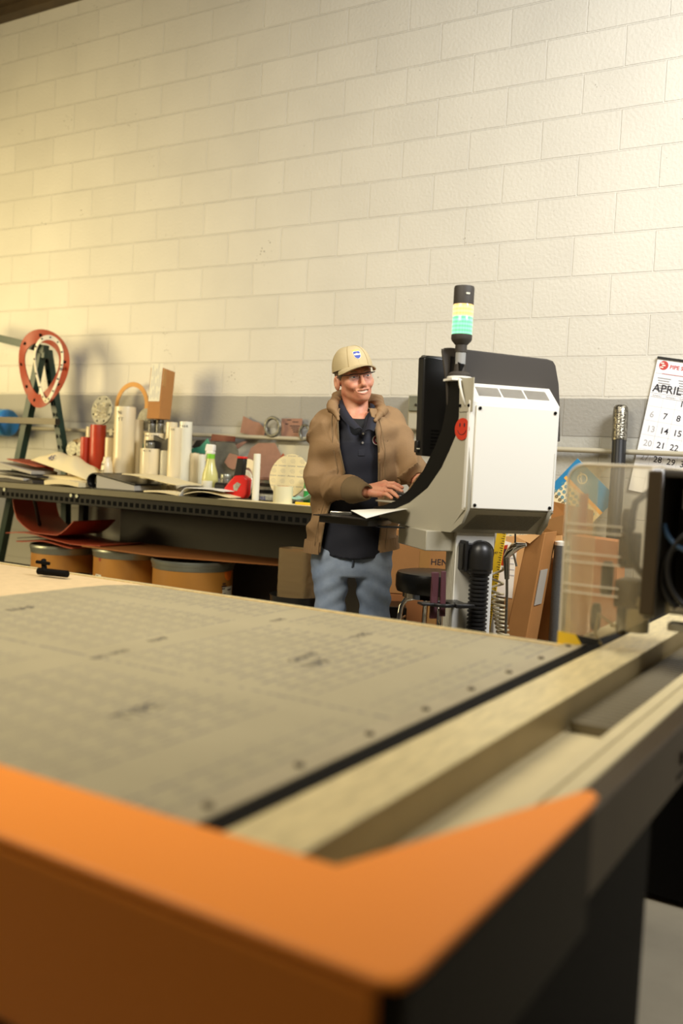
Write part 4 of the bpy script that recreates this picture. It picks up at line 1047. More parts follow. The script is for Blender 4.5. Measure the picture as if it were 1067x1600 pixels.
# ring gaskets hung over the rack corner
def warped_ring(name, label, px, py, rx, ry, y, wi, m, holes, yaw, bend, dz=0):
    c = aty(px, py, y); dm = float(np.dot(np.array(c)-CAM, FW)); R_ = ry*dm/FPX; sx = rx/ry/abs(math.cos(YAW-yaw))
    o = thing(name, label, 'ring gasket', (c.x, y, c.z), yaw)
    def fn(u, v):
        a = 2*PI*u; r = R_*(wi+(1-wi)*v)
        x, z = r*sx*math.cos(a), r*math.sin(a)
        return (x, bend*(x/R_)**2+.03*math.sin(2*a), z)
    MB().sheet(fn, 64, 4, .006).build('ring_body', m, o)
    for k in range(holes):
        a = 2*PI*(k+.3)/holes; p = Vector(fn(a/2/PI, .55))
        MB().cyl((p.x, p.y-.0085, p.z), (p.x, p.y+.008, p.z), .012 if 'red' in name else .006, n=12).build('bolt_hole', 'rack_hole', o)
    return o
warped_ring('red_ring_gasket', 'large red rubber ring gasket hung over the green rack corner', 63.5, 576, 40, 61, -.30, .66, 'red_rubber', 9, .1, .05)
warped_ring('white_ring_gasket', 'white perforated ring gasket hung inside the red one', 75, 577, 22, 53, -.345, .86, 'white_ring', 14, .1, .02)
# blue drum end at the left edge
c = aty(-10, 660, -.165)
BL = thing('blue_roll', 'bright blue plastic roll lying on the rack at the left edge', 'roll', (c.x-.1, -.165, c.z))
MB().cyl((-.35, 0, 0), (.275, .0, 0), .098, n=40).build('roll_body', 'blue_plastic', BL, bevel=.02, segs=4)

# ------------------------------------------------------------------ under the bench
def drum(px, x0, x1, rimy, y, label, stick=()):
    cx, r, zt = span(x0, x1, rimy, rimy+60, y)
    o = thing('fibre_drum', label, 'drum', (cx, y, 0), 0, 'brown fibre drums under the workbench')
    z = zt
    MB().lathe([(r*.97, .012), (r*.97, z-.02)], n=96).build('shell', 'fibre_drum', o)
    MB().lathe([(r*.985, 0), (r*.99, .005), (r*.99, .04), (r*.97, .045)], n=48).build('bottom_hoop', 'galvanised', o)
    MB().lathe([(r*.975, z-.055), (r*.99, z-.05), (r*.99, z-.035), (r*1.0, z-.03), (r*1.02, z-.02), (r*1.02, z-.008), (r*.99, z), (r*.96, z-.004), (r*.94, z-.015), (0, z-.015)], n=48).build('lid_hoop', 'galvanised', o)
    return o, r, z
D1, r1_, z1_ = drum(95, 50, 152, 850, -.38, 'brown fibre drum under red rubber sheets, leftmost of three')
D2, r2_, z2_ = drum(200, 147, 258, 856, -.40, 'brown fibre drum with a small orange dot, middle one of three')
D3, r3_, z3_ = drum(302, 239, 367, 873, -.46, 'brown fibre drum with a round orange sticker, rightmost of three')
def on_drum(D, r, px, py, fn, name, m, par=None):
    """a patch on the drum's shell under a pixel"""
    c = D.location; d = Vector(ray(px, py)); o = Vector(CAM)-c
    A_ = d.x**2+d.y**2; B_ = o.x*d.x+o.y*d.y; C_ = o.x**2+o.y**2-(r*.972)**2
    t = (-B_-math.sqrt(max(0, B_*B_-A_*C_)))/A_; p = o+d*t; a = math.atan2(p.y, p.x)
    R_ = r*.97
    return fn(a, p.z, R_).build(name, m, D)
def spot(rad):
    def f(a, z, R_):
        mb = MB(); vs = []; fs = []
        for j in range(5):
            q = rad*j/4
            vs += [((R_+.0015)*math.cos(a+q/R_*math.cos(t)), (R_+.0015)*math.sin(a+q/R_*math.cos(t)), z+q*math.sin(t)) for t in (2*PI*k/28 for k in range(28))]
        for j in range(4): fs += [(j*28+k, j*28+(k+1) % 28, (j+1)*28+(k+1) % 28, (j+1)*28+k) for k in range(28)]
        return mb.add(vs, fs)
    return f
def patch(w, h):
    def f(a, z, R_): return MB().sheet(lambda u, v: ((R_+.002)*math.cos(a+w/R_*(u-.5)), (R_+.002)*math.sin(a+w/R_*(u-.5)), z+h*(v-.5)), 6, 1, .0012)
    return f
on_drum(D3, r3_, 357, 896, spot(.042), 'round_sticker', 'orange_sticker')
l_ = on_drum(D3, r3_, 356, 930, patch(.115, .10), 'shipping_label', 'label_white')
on_drum(D2, r2_, 156, 874, spot(.012), 'dot_sticker', 'red_rubber')
on_drum(D2, r2_, 153, 905, patch(.06, .06), 'shipping_label', 'label_white')
on_drum(D1, r1_, 133, 905, patch(.12, .07), 'shipping_label', 'label_white')
for D, r, rows, wd in ((D3, r3_, [(350, 912), (350, 916), (349, 920), (358, 921), (350, 928), (357, 934)], .045), (D2, r2_, [(152, 900), (153, 904), (153, 908)], .03)):
    for i, (px, py) in enumerate(rows):
        on_drum(D, r*1.004, px, py, patch(wd*(1 if i % 2 else .6), .006), 'label_print', 'ink')
# flat brown sheet lying over the drums
zf = max(z2_, z3_)+.002
fp_ = [atz(150, 852, zf), atz(262, 868, zf), atz(425, 884, zf), atz(458, 872, zf), atz(250, 848, zf)]
xs = sum(p.x for p in fp_)/5
fp_ = [(-.55, -.62), (.10, -.66), (.86, -.40), (.9, -.16), (-.5, -.17)]
o = MB().prism([(x, y+.4) for x, y in fp_], .008).build('flat_board', 'cardboard_dark'); o.location = (0, -.4, zf)
tag(o, 'long flat brown cardboard sheet lying across two drums', 'board')
# red rubber sheets piled on the first drum
zd = z1_
def rsheet(name, label, fn, m='red_rubber', z=0):
    o = MB().sheet(fn, 36, 10, .006).build(name, m); o.location = (D1.location.x, D1.location.y, zd+z)
    return tag(o, label, 'rubber sheet', 'red rubber sheets on the first drum')
rsheet('rubber_sheet', 'curled red rubber sheet turned up high at its left end', lambda u, v: (-.17-.06*math.cos(PI*min(1, u*2.2))+.55*max(0, u-.2), -.24+.36*v, .065+.24*max(0, 1-u*2.6)**1.6+.22*max(0, u-.72)**1.5*3), z=.02)
rsheet('rubber_sheet', 'wide flat red rubber sheet just under the curled one', lambda u, v: (-.30+.86*u, -.23+.38*v, .055+.015*math.sin(7*u)-.05*max(0, u-.6)), z=.005)
rsheet('rubber_sheet', 'dark bent rubber sheet between the red sheets', lambda u, v: (-.20+.5*u, -.22+.34*v, .03+.02*math.sin(PI*u)), 'black_textured', z=.004)
rsheet('rubber_sheet', 'lowest red rubber sheet resting on the first drum lid', lambda u, v: (-.21+.52*u, -.22+.36*v, .012+.022*math.sin(PI*u)**2), z=.0)
# film wrapped bundle on a black bin, right of the drums behind the man
c = aty(474, 960, -.82)
BN = thing('waste_bin', 'black bin standing at the end of the workbench behind the man', 'bin', (c.x+.02, -.92, 0))
zb = aty(472, 930, -.92).z
MB().lathe([(.10, 0), (.13, zb-.01), (.135, zb), (.12, zb-.005), (.10, zb-.03), (0, zb-.03)], n=32).build('bin', 'black_plastic', BN)
zt = aty(474, 852, -.92).z
o = thing('wrapped_bundle', 'brown bundle wound in clear stretch film standing in the black bin', 'bundle', (c.x+.02, -.92, zb-.028))
MB().hexa([(-.078, -.055, 0), (.078, -.055, 0), (.078, .055, 0), (-.078, .055, 0)], [(-.07, -.05, zt-zb), (.078, -.05, zt-zb), (.078, .05, zt-zb), (-.07, .05, zt-zb)]).build('core_block', 'cardboard_dark', o, bevel=.01)
rj = random.Random(5)
MB().sheet(lambda u, v: ((.084+.003*rj.random())*math.copysign(abs(math.cos(2*PI*u))**.3, math.cos(2*PI*u)), (.060+.003*rj.random())*math.copysign(abs(math.sin(2*PI*u))**.3, math.sin(2*PI*u)), .01+(zt-zb)*v), 40, 26, .0006).build('stretch_film', 'stretch_film', o)

# ================================================================== behind and right of the console
def slab(name, label, cat, pts, y, th, m, group=None, zfloor=None, bev=.003, lean=0):
    """upright block whose front face is seen at these pixels on the plane y; it reaches to the floor when zfloor is set"""
    P = [aty(px, py, y) for px, py in pts]
    if zfloor is not None:
        n = len(P)//2
        # last two points run on down to the floor
        for a, b in ((n*2-1, 0), (n*2-2, n*2-3)):
            d = P[a]-P[b]; P[a] = P[b]+d*((P[b].z-zfloor)/(P[b].z-P[a].z))
    zb = min(p.z for p in P); cx = sum(p.x for p in P)/len(P)
    o = thing(name, label, cat, (cx, y, zb), 0, group)
    Q = [(p.x-cx, (p.z-zb)*lean, p.z-zb) for p in P]
    MB().hexa(Q, [(x, y_+th, z) for x, y_, z in Q]).build('box', m, o, bevel=bev)
    return o, Q
# tall cartons
o, Q = slab('tall_leaning_carton', 'tall brown carton leaning left with an open top flap and a clear label pouch', 'carton', [(823, 838), (852, 832), (816, 1028), (782, 1030)], -.78, .16, 'cardboard', zfloor=0)
q0, q1 = Vector(Q[0]), Vector(Q[1])
MB().hexa([q0+Vector((-.0, 0, .0)), q1+Vector((-.01, 0, 0)), q1+Vector((-.05, -.05, -.05)), q0+Vector((-.03, -.06, .0))], [q0+Vector((0, .004, .004)), q1+Vector((-.01, .004, .004)), q1+Vector((-.05, -.046, -.046)), q0+Vector((-.03, -.056, .004))]).build('flap', 'cardboard_pale', o)
f1, f2 = Vector(Q[2]), Vector(Q[1]); dn = (f1-f2).normalized()
pk = [f2+dn*.17+Vector((.002, .02, 0)), f2+dn*.17+Vector((.002, .11, 0)), f2+dn*.33+Vector((.002, .11, 0)), f2+dn*.33+Vector((.002, .02, 0))]
MB().hexa(pk, [p+Vector((.003, 0, 0)) for p in pk]).build('label_pouch', 'paper_grey', o)
MB().bx(-.01, .01, 0, 0, 0, 0)
o, Q = slab('brown_carton', 'brown carton standing straight behind the leaning carton', 'carton', [(846, 868), (864, 872), (858, 1018), (822, 1010)], -.55, .2, 'cardboard', zfloor=0)
o, Q = slab('open_carton', 'wide open brown carton with raised flaps below the dotted chart', 'carton', [(790, 838), (878, 836), (878, 1018), (786, 1015)], -.32, .17, 'cardboard_pale', zfloor=0)
MB().hexa([Vector(Q[0])+Vector((.12, 0, 0)), Vector(Q[1]), Vector(Q[1])+Vector((.02, -.05, .10)), Vector(Q[0])+Vector((.16, -.05, .08))], [Vector(Q[0])+Vector((.12, .005, 0)), Vector(Q[1])+Vector((0, .005, 0)), Vector(Q[1])+Vector((.02, -.045, .10)), Vector(Q[0])+Vector((.16, -.045, .08))]).build('flap', 'cardboard_pale', o)
MB().hexa([Vector(Q[1])+Vector((-.06, 0, 0)), Vector(Q[1])+Vector((.14, .02, -.02)), Vector(Q[1])+Vector((.15, -.02, .13)), Vector(Q[1])+Vector((-.05, -.03, .16))], [Vector(Q[1])+Vector((-.06, .005, 0)), Vector(Q[1])+Vector((.14, .025, -.02)), Vector(Q[1])+Vector((.15, -.015, .13)), Vector(Q[1])+Vector((-.05, -.025, .16))]).build('flap', 'cardboard', o)
o, Q = slab('red_brown_carton', 'reddish brown carton standing behind the clear cover of the tool carriage', 'carton', [(893, 836), (966, 846), (962, 1020), (890, 1015)], -.62, .12, 'cardboard_red', zfloor=0)
# grey mesh roll
cx, r, zt = span(861.5, 886, 852, 1000, -.62)
o = thing('mesh_roll', 'grey wire mesh roll standing beside the cartons', 'roll', (cx, -.62, 0))
MB().lathe([(r, 0), (r, zt), (r*.6, zt), (r*.6, zt-.05)], n=32).build('mesh', 'mesh_grey', o)
MB().lathe([(r*.9, zt-.02), (r*.92, zt+.016), (r*.5, zt+.02), (r*.5, zt-.02)], n=24).build('liner', 'paper', o)
# yellow rule, grey profile, cardboard papers
def strip(name, label, cat, a, b, y, wd, m, th=.006, zfloor=True):
    A, B = aty(*a, y), aty(*b, y)
    if zfloor: d = B-A; B = A+d*(A.z/(A.z-B.z))
    o = thing(name, label, cat, (B.x, y, B.z))
    v = A-B; L = v.length; ang = math.atan2(v.x, v.z)
    T = Matrix.Rotation(ang, 4, 'Y')
    MB().bx(-wd/2, wd/2, -th, 0, 0, L, T).build('bar', m, o, bevel=.001)
    return o, T, L
o, T, L = strip('yellow_rule', 'yellow measuring rule leaning behind the coiled air hose', 'rule', (787, 815), (770, 915), -.9, .042, 'yellow_plastic')
mk = MB()
for k in range(90):
    z = L-.01-.0105*k; mk.bx(.010 if k % 2 else .005, .020, -.0068, -.006, z, z+.002, T)
for k in range(10): mk.text(str(48-k), .016, T @ Matrix.Translation((-.016, -.0065, L-.04-.105*k)) @ Matrix.Rotation(PI/2, 4, 'X'))
mk.build('scale_marks', 'ink', o)
strip('grey_profile', 'thin grey metal profile standing between the column and the yellow rule', 'profile', (772, 800), (770, 900), -.85, .016, 'galvanised', .02)
wallpoly('warning_notice', 'white notice with a red panel behind the air gun', 'notice', [(788, 845), (808, 851), (800, 935), (772, 930)], -.324, .002, 'paper')
o = bpy.data.objects['warning_notice']
P = [aty(px, py, -.3255)-o.location for px, py in ((788, 852), (793.5, 851), (786.5, 884), (779.5, 882))]
MB().hexa(P, [p+Vector((0, .0018, 0)) for p in P]).build('red_panel', 'red_silicone', o)
tr_ = MB()
P0 = [aty(px, py, -.3262)-o.location for px, py in ((787.5, 858), (791, 857), (786, 876), (782, 878))]
tr_.hexa([P0[0], P0[1], P0[2]], [p+Vector((0, .0006, 0)) for p in P0[:3]])
tr_.build('red_panel_mark', 'ink', o)
lm = MB()
for k in range(5):
    a = aty(795+k*.2, 862+k*9, -.3255)-o.location; lm.bx(a.x-.01, a.x+.025, a.y, a.y+.001, a.z-.004, a.z+.001)
lm.build('printing', 'ink_pale', o)
wallpoly('white_board_sheet', 'white paper sheet low down behind the coiled hose', 'paper', [(766, 945), (780, 943), (776, 1008), (762, 1006)], -.8, .002, 'paper')
# coiled air hose with a chrome blow gun hanging from a hook
gy = -1.0
g0 = aty(803, 858, gy)
o = thing('air_blow_gun', 'chrome air blow gun hanging by its hose fitting in front of the cartons', 'air gun', (g0.x, gy, g0.z))
def gl(px, py, y=gy): p = aty(px, py, y); return (p.x-g0.x, y-gy, p.z-g0.z)
MB().tube([gl(789, 872), gl(797, 862), gl(804, 855), gl(810, 853), gl(822, 851)], [.011, .018, .021, .016, .007], 14).build('gun_body', 'chrome', o)
MB().tube([gl(791, 872), gl(791.5, 885), gl(792, 905)], [.015, .013, .010], 14).build('handle', 'steel', o)
MB().tube([gl(801, 862), gl(804, 872), gl(807, 885)], .005, 10).build('lever', 'chrome', o)
MB().tube([gl(805, 832), gl(805, 845), gl(804, 853)], .004, 8).build('hook', 'dark_steel', o)
MB().tube([gl(792, 905), gl(792, 925), gl(790, 990)], .006, 10).build('fitting_tube', 'steel', o)
cp = []
zt, zb = aty(776, 886, -.95), aty(787, 1010, -.95)
cent = [(776, 886), (776, 925), (779, 948), (781, 965), (785, 985), (788, 1010), (790, 1060)]
N_ = 420
turns = 17
hx_ = []
for i in range(N_+1):
    u = i/N_*(len(cent)-1); k = min(int(u), len(cent)-2); f = u-k
    px = cent[k][0]*(1-f)+cent[k+1][0]*f; py = cent[k][1]*(1-f)+cent[k+1][1]*f
    p = aty(px, py, -.95); a = 2*PI*turns*(i/N_)**1.25
    rr_ = .027-.004*i/N_
    hx_.append((p.x+rr_*math.cos(a), -.95+rr_*math.sin(a), p.z))
CH = MB().tube(hx_, .0052, 8).build('coiled_hose', 'coil_hose')
tag(CH, 'translucent tan coiled air hose hanging beside the console column', 'hose')
MB().box(aty(765, 945, -1.1), (.03, .02, .02)).build('clip_block', 'black_plastic', o) if False else None
# dotted chart poster leaning on the wall
P0 = aty(902.5, 716, -.12); P1 = aty(850, 770, -.12)
ux_ = (P1-P0).normalized(); uy_ = Vector((-ux_.z, 0, ux_.x)); 
if uy_.z > 0: uy_ = -uy_
T = Matrix(((ux_.x, -ux_.z*0+uy_.x, 0, 0), (0, 0, -1, 0), (ux_.z, uy_.z, 0, 0), (0, 0, 0, 1)))
o = thing('dotted_chart', 'blue headed wall chart with rows of small discs, standing tilted', 'chart', P0)
def pl_(x, y, off): return Vector((ux_.x*x+uy_.x*y, -off, ux_.z*x+uy_.z*y))
def plate(x0, x1, y0, y1, off, mb=None, th=.0006):
    mb = mb or MB(); q = [pl_(x, y, off) for x, y in ((x0, y0), (x1, y0), (x1, y1), (x0, y1))]
    return mb.hexa(q, [p+Vector((0, th, 0)) for p in q])
plate(0, .62, 0, .28, 0, th=.002).build('sheet', 'paper_cream', o)
mat('chart_blue', (34, 128, 178), .5); mat('chart_yellow', (240, 176, 60), .5); mat('dot_blue', (70, 140, 160), .5); mat('dot_brown', (112, 98, 66), .5)
plate(.10, .19, 0, .04, .0014).build('header', 'chart_blue', o); plate(0, .10, .0, .28, .0016).build('header_block', 'chart_blue', o)
plate(.19, .62, 0, .012, .0014).build('header_edge', 'chart_blue', o)
plate(.101, .118, .02, .28, .0018).build('header_bar', 'chart_yellow', o)
hc = MB().ring(pl_(.055, .09, .002), (0, -1, 0), .026, .020, .0006, 30); hc.tube([pl_(.035, .06, .0025), pl_(.06, .085, .0025), pl_(.075, .11, .0025)], .003, 6)
hc.build('logo', 'label_white', o)
cnt = 0
for bi, (bx0, cols, m_) in enumerate(((.14, 3, 'dot_blue'), (.21, 1, 'dot_brown'), (.36, 3, 'dot_blue'), (.44, 1, 'dot_brown'), (.53, 3, 'dot_blue'))):
    mbd = MB()
    for c_ in range(cols):
        for r_ in range(10): mbd.ring(pl_(bx0+.026*c_, .035+.024*r_+(.012 if c_ % 2 else 0), .0014), (0, -1, 0), .0085, .003, .0005, 14)
    mbd.build('disc_row', m_, o)
mbl = MB()
for bx0 in (.245, .30, .465):
    for r_ in range(24): plate(bx0, bx0+.028, .03+.010*r_, .034+.010*r_, .0012, mbl)
mbl.build('table_text', 'paper_grey', o)
# calendar hung askew on the wall
TLp = aty(1028, 558, -.012); BLp = aty(990, 728, -.012)
vx = TLp-BLp; vz = vx.normalized(); vxx = Vector((vz.z, 0, -vz.x))
CT = Matrix(((vxx.x, vz.x, 0, 0), (0, 0, -1, 0), (vxx.z, vz.z, 0, 0), (0, 0, 0, 1)))
CAL = thing('wall_calendar', 'white April wall calendar hung askew on the block wall', 'calendar', TLp)
def cpx(px, py):
    p = aty(px, py, -.012)-TLp; return p.dot(vxx), p.dot(vz)
HC, WC = .66, .50
mat('calendar_paper', (246, 246, 247), .7)
MB().bx(0, WC, -HC, 0, -.006, 0, CT).build('pages', 'calendar_paper', CAL)
MB().bx(-.002, WC+.002, -.008, .004, -.006, .004, CT).build('top_strip', 'black_plastic', CAL)
g = MB()
mat('calendar_line', (150, 148, 146), .7)
a_y = cpx(1019, 603)[1]; b_y = cpx(1015.5, 613)[1]; c_y = cpx(1015, 619)[1]
lt = cpx(1027, 583)[1]
for z in (lt, a_y, b_y, c_y): g.bx(.005, WC-.005, z-.0008, z+.0008, 0, .0006, CT)
rows = (cpx(1035.4, 672)[1]-cpx(1040, 649.5)[1])
n7 = cpx(1040, 649.5); n8 = cpx(1061, 652.7); cw = n8[0]-n7[0]
gl_ = MB()
for k in range(6): gl_.bx(.005, WC-.005, n7[1]+.035+rows*k*1.0-.0005, n7[1]+.035+rows*k+.0005, 0, .0004, CT)
for k in range(1, 7): gl_.bx(n7[0]-cw*1.45+cw*k-.0005, n7[0]-cw*1.45+cw*k+.0005, -HC+.005, c_y, 0, .0004, CT)
gl_.build('grid', 'ink_pale', CAL); g.build('rules', 'calendar_line', CAL)
def ctext(mb, t, s, x, y, al='LEFT', bold=.0): return mb.text(t, s, CT @ Matrix.Translation((x, y, .0006)), al, .0002, bold)
num = MB(); pale = MB()
x_, y_ = cpx(1019.2, 609.5)
ctext(num, 'APRIL 2025', .055, x_, y_-.005, bold=.0006)
days = {(0, 2): 1, (0, 3): 2, (0, 4): 3, (0, 5): 4}
for wk in range(4):
    for d in range(1, 6): days[(1+wk, d)] = 6+wk*7+d
    days[(1+wk, 0)] = 6+wk*7; days[(1+wk, 6)] = 12+wk*7
days[(0, 6)] = 5
days = {k: v for k, v in days.items() if v <= 30}
for (wk, d), n in days.items():
    ctext(pale if d in (0, 6) else num, str(n), .042, n7[0]-.012+cw*(d-1), n7[1]-.018+rows*(wk-1), 'LEFT', .0004)
num.build('numbers', 'ink', CAL); pale.build('weekend_numbers', 'ink_pale', CAL)
dy_ = MB()
for d, t in enumerate(('SUNDAY', 'MONDAY', 'TUESDAY', 'WEDNESDAY', 'THURSDAY', 'FRIDAY', 'SATURDAY')): ctext(dy_, t, .011, n7[0]-cw*1.3+cw*d, c_y+.004)
x_, y_ = cpx(1030, 588)
for r_ in range(6):
    for k in range(3): dy_.bx(.02+.10*k+.004*(r_ % 3), .085+.10*k-.006*(r_ % 2), lt-.02-.012*r_-.004, lt-.02-.012*r_+.001, 0, .0004, CT)
dy_.build('small_print', 'calendar_line', CAL)
x_, y_ = cpx(1037, 571)
lg = MB(); lg.cyl(CT @ Vector((x_, y_, .0002)), CT @ Vector((x_, y_, .0008)), .022, n=28)
lo_ = lg.build('logo', 'ink_red', CAL)
wv = MB()
for k, (dx_, dz_) in enumerate(((-.004, .010), (.004, .0), (-.004, -.010))): wv.bx(x_-.012+dx_, x_+.004+dx_, y_+dz_-.003, y_+dz_+.003, .0008, .0011, CT)
wv.build('logo_gaps', 'paper', lo_)
nm = MB(); ctext(nm, 'PIPE SUPPLY', .026, x_+.03, y_-.012, bold=.0006); nm.bx(x_+.0, x_+.2, y_-.042, y_-.038, 0, .0004, CT)
nm.build('name_print', 'ink_red', CAL)
# black tube wrapped with silver tape
a = aty(965.5, 728, -.10); b = aty(970, 634, -.06)
o = thing('wrapped_tube', 'black tube with shiny crumpled wrapping on top, leaning on the wall', 'tube', (a.x, -.14, 0))
d = (b-a); base = a+d*(a.z/-d.z) if d.z else a
def tbl(p): return Vector(p)-Vector((a.x, -.14, 0))
top_ = b; k_ = a+(b-a)*.42
base = a-(b-a)*(a.z/(b.z-a.z))
base.y = min(base.y, -.12)
MB().tube([tbl((base.x, base.y-.1, .01)), tbl(a), tbl(k_)], .034, 20).build('tube', 'black_plastic', o)
mat('crumpled_foil', (170, 164, 146), .25, metal=.8, var2=(60, 54, 44), vscale=90, bump=1.0, bscale=120)
pts = [tbl(k_+(b-a)*.58*t) for t in (0, .1, .25, .4, .55, .7, .85, .95, 1)]
MB().tube(pts, [.036, .037, .0355, .037, .036, .037, .036, .034, .028], 20).build('foil', 'crumpled_foil', o)

# stool, cartons and case behind the console column
sp_ = atd(678, 905, 4.25)
ST = thing('shop_stool', 'round black cushioned stool on bent chrome legs behind the console', 'stool', (sp_.x, sp_.y, 0))
zt = atd(678, 893, 4.25).z
MB().lathe([(.10, zt-.095), (.165, zt-.09), (.172, zt-.07), (.172, zt-.02), (.165, zt-.005), (.14, zt), (0, zt)], n=48).build('seat', 'cushion_black', ST)
MB().lathe([(.0, zt-.115), (.14, zt-.115), (.14, zt-.095), (0, zt-.095)], n=36).build('seat_plate', 'chrome', ST)
for k in range(4):
    a = -.9+PI/2*k; c_, s_ = math.cos(a), math.sin(a)
    MB().tube([(0, 0, zt-.12), (.09*c_, .09*s_, zt-.12), (.125*c_, .125*s_, zt-.13), (.143*c_, .143*s_, zt-.16), (.15*c_, .15*s_, zt-.22), (.2*c_, .2*s_, .0)], .0125, 12).build('leg', 'chrome', ST)
MB().tube([(.183*math.cos(2*PI*k/32), .183*math.sin(2*PI*k/32), .25) for k in range(32)], .009, 10, True).build('foot_ring', 'chrome', ST)
# cartons stacked behind the stool
def carton_d(name, label, px, D, wx, wy, z0, z1, rz, m, group=None):
    p = atd(px, 900, D); o = thing(name, label, 'carton', (p.x, p.y, z0), rz, group)
    MB().bx(-wx/2, wx/2, -wy/2, wy/2, 0, z1-z0).build('box', m, o, bevel=.004)
    MB().bx(-.025, .025, -wy/2-.001, wy/2+.001, -.0+(z1-z0)*.0+.002, z1-z0+.001).build('tape', 'packing_tape', o)
    return o
zt2 = atd(670, 930, 4.75).z; zt1 = atd(670, 842, 4.75).z
carton_d('storage_carton', 'large plain orange brown carton standing on the floor behind the stool', 672, 4.83, .62, .40, 0, .60, .52, 'cardboard_dark')
o = carton_d('storage_carton', 'carton with black handwriting, stacked on the large carton behind the stool', 664, 4.80, .60, .36, .602, zt1+.05, .42, 'cardboard')
hw = MB()
hw.text('HENRY', .042, Matrix.Translation((.03, -.1815, .155)) @ Matrix.Rotation(PI/2, 4, 'X'), ext=.0003).text('Do Not Use', .034, Matrix.Translation((.05, -.1815, .10)) @ Matrix.Rotation(PI/2, 4, 'X'), ext=.0003)
hw.build('handwriting', 'ink', o)
p = atd(610, 960, 4.50)
o = thing('tool_case', 'small black case with a chrome handle on the floor right of the man', 'case', (p.x, p.y, 0), .54)
zt = atd(612, 943, 4.50).z
MB().bx(-.07, .07, -.10, .10, 0, zt).build('case', 'black_plastic', o, bevel=.01, segs=3)
MB().tube([(.02, -.105, zt-.10), (.02, -.13, zt-.095), (.035, -.135, zt-.06), (.05, -.13, zt-.04), (.06, -.105, zt-.04)], .007, 10).build('handle', 'chrome', o)

# ================================================================== the man at the console
def surfnet(f, lo, hi, h):
    """polygonise f<0 on a grid (surface nets); returns vertex array and quads"""
    n = [int(math.ceil((hi[i]-lo[i])/h))+1 for i in range(3)]
    ax = [np.float32(lo[i])+np.float32(h)*np.arange(n[i], dtype=np.float32) for i in range(3)]
    X, Y, Z = np.meshgrid(*ax, indexing='ij')
    V = f(X, Y, Z).astype(np.float32); S = V < 0
    c = [k-1 for k in n]
    acc = np.zeros((*c, 3), np.float32); cnt = np.zeros(c, np.float32)
    def sl(a, d): return tuple(slice(d[i], d[i]+c[i]) for i in range(3))
    corners = [(i, j, k) for i in (0, 1) for j in (0, 1) for k in (0, 1)]
    for a in corners:
        for x in range(3):
            if a[x]: continue
            b = tuple(a[i]+(1 if i == x else 0) for i in range(3))
            va, vb = V[sl(V, a)], V[sl(V, b)]
            m = (va < 0) != (vb < 0)
            t = np.where(m, va/np.where(m, va-vb, 1), 0)
            for i in range(3): acc[..., i] += np.where(m, a[i]+(t if i == x else 0), 0)
            cnt += m
    act = cnt > 0
    idx = -np.ones(c, np.int64); idx[act] = np.arange(act.sum())
    ii = np.argwhere(act)
    verts = np.array(lo)+h*(ii+acc[act]/cnt[act][:, None])
    quads = []
    for x in range(3):
        y, z = (x+1) % 3, (x+2) % 3
        sa = [slice(1, n[i]-1) for i in range(3)]; sb = list(sa)
        sa[x] = slice(0, n[x]-1); sb[x] = slice(1, n[x])
        A, B = S[tuple(sa)], S[tuple(sb)]
        e = np.argwhere(A != B)
        if len(e) == 0: continue
        base = e.copy(); base[:, y] += 1; base[:, z] += 1
        def g(dy, dz):
            q = base.copy(); q[:, y] -= dy; q[:, z] -= dz
            return idx[q[:, 0], q[:, 1], q[:, 2]]
        q = np.stack([g(1, 1), g(0, 1), g(0, 0), g(1, 0)], 1)
        fl = ~A[tuple(e.T)]
        q[fl] = q[fl][:, ::-1]
        quads.append(q)
    return verts, np.concatenate(quads)
def np_mesh(name, parts, m, parent, smooth_it=1):
    vs = []; fs = []; o = 0
    for v, q in parts: vs.append(v); fs.append(q+o); o += len(v)
    v = np.concatenate(vs); q = np.concatenate(fs)
    for _ in range(smooth_it):
        s_ = np.zeros_like(v); k_ = np.zeros(len(v))
        for a in range(4):
            b = (a+1) % 4
            np.add.at(s_, q[:, a], v[q[:, b]]); np.add.at(k_, q[:, a], 1)
            np.add.at(s_, q[:, b], v[q[:, a]]); np.add.at(k_, q[:, b], 1)
        v = v*.5+.5*s_/k_[:, None]
    me = bpy.data.meshes.new(name)
    me.vertices.add(len(v)); me.vertices.foreach_set('co', v.astype(np.float32).ravel())
    me.loops.add(len(q)*4); me.loops.foreach_set('vertex_index', q.astype(np.int32).ravel())
    me.polygons.add(len(q)); me.polygons.foreach_set('loop_start', np.arange(0, len(q)*4, 4, dtype=np.int32))
    me.polygons.foreach_set('use_smooth', [True]*len(q))
    me.update(calc_edges=True); me.validate()
    me.materials.append(M[m])
    ob = bpy.data.objects.new(name, me); col.objects.link(ob); ob.parent = parent
    return ob
def s_sph(P, c, r): return np.sqrt((P[0]-c[0])**2+(P[1]-c[1])**2+(P[2]-c[2])**2)-r
def s_ell(P, c, r):
    x, y, z = ((P[i]-c[i])/r[i] for i in range(3)); k0 = np.sqrt(x*x+y*y+z*z)
    k1 = np.sqrt((x/r[0])**2+(y/r[1])**2+(z/r[2])**2)+1e-6
    return k0*(k0-1)/k1
def s_cap(P, a, b, ra, rb=None):
    rb = ra if rb is None else rb
    a = np.array(a, np.float32); b = np.array(b, np.float32); d = b-a; L = float(d @ d)+1e-12
    t = np.clip(((P[0]-a[0])*d[0]+(P[1]-a[1])*d[1]+(P[2]-a[2])*d[2])/L, 0, 1)
    return np.sqrt((P[0]-a[0]-d[0]*t)**2+(P[1]-a[1]-d[1]*t)**2+(P[2]-a[2]-d[2]*t)**2)-(ra+(rb-ra)*t)
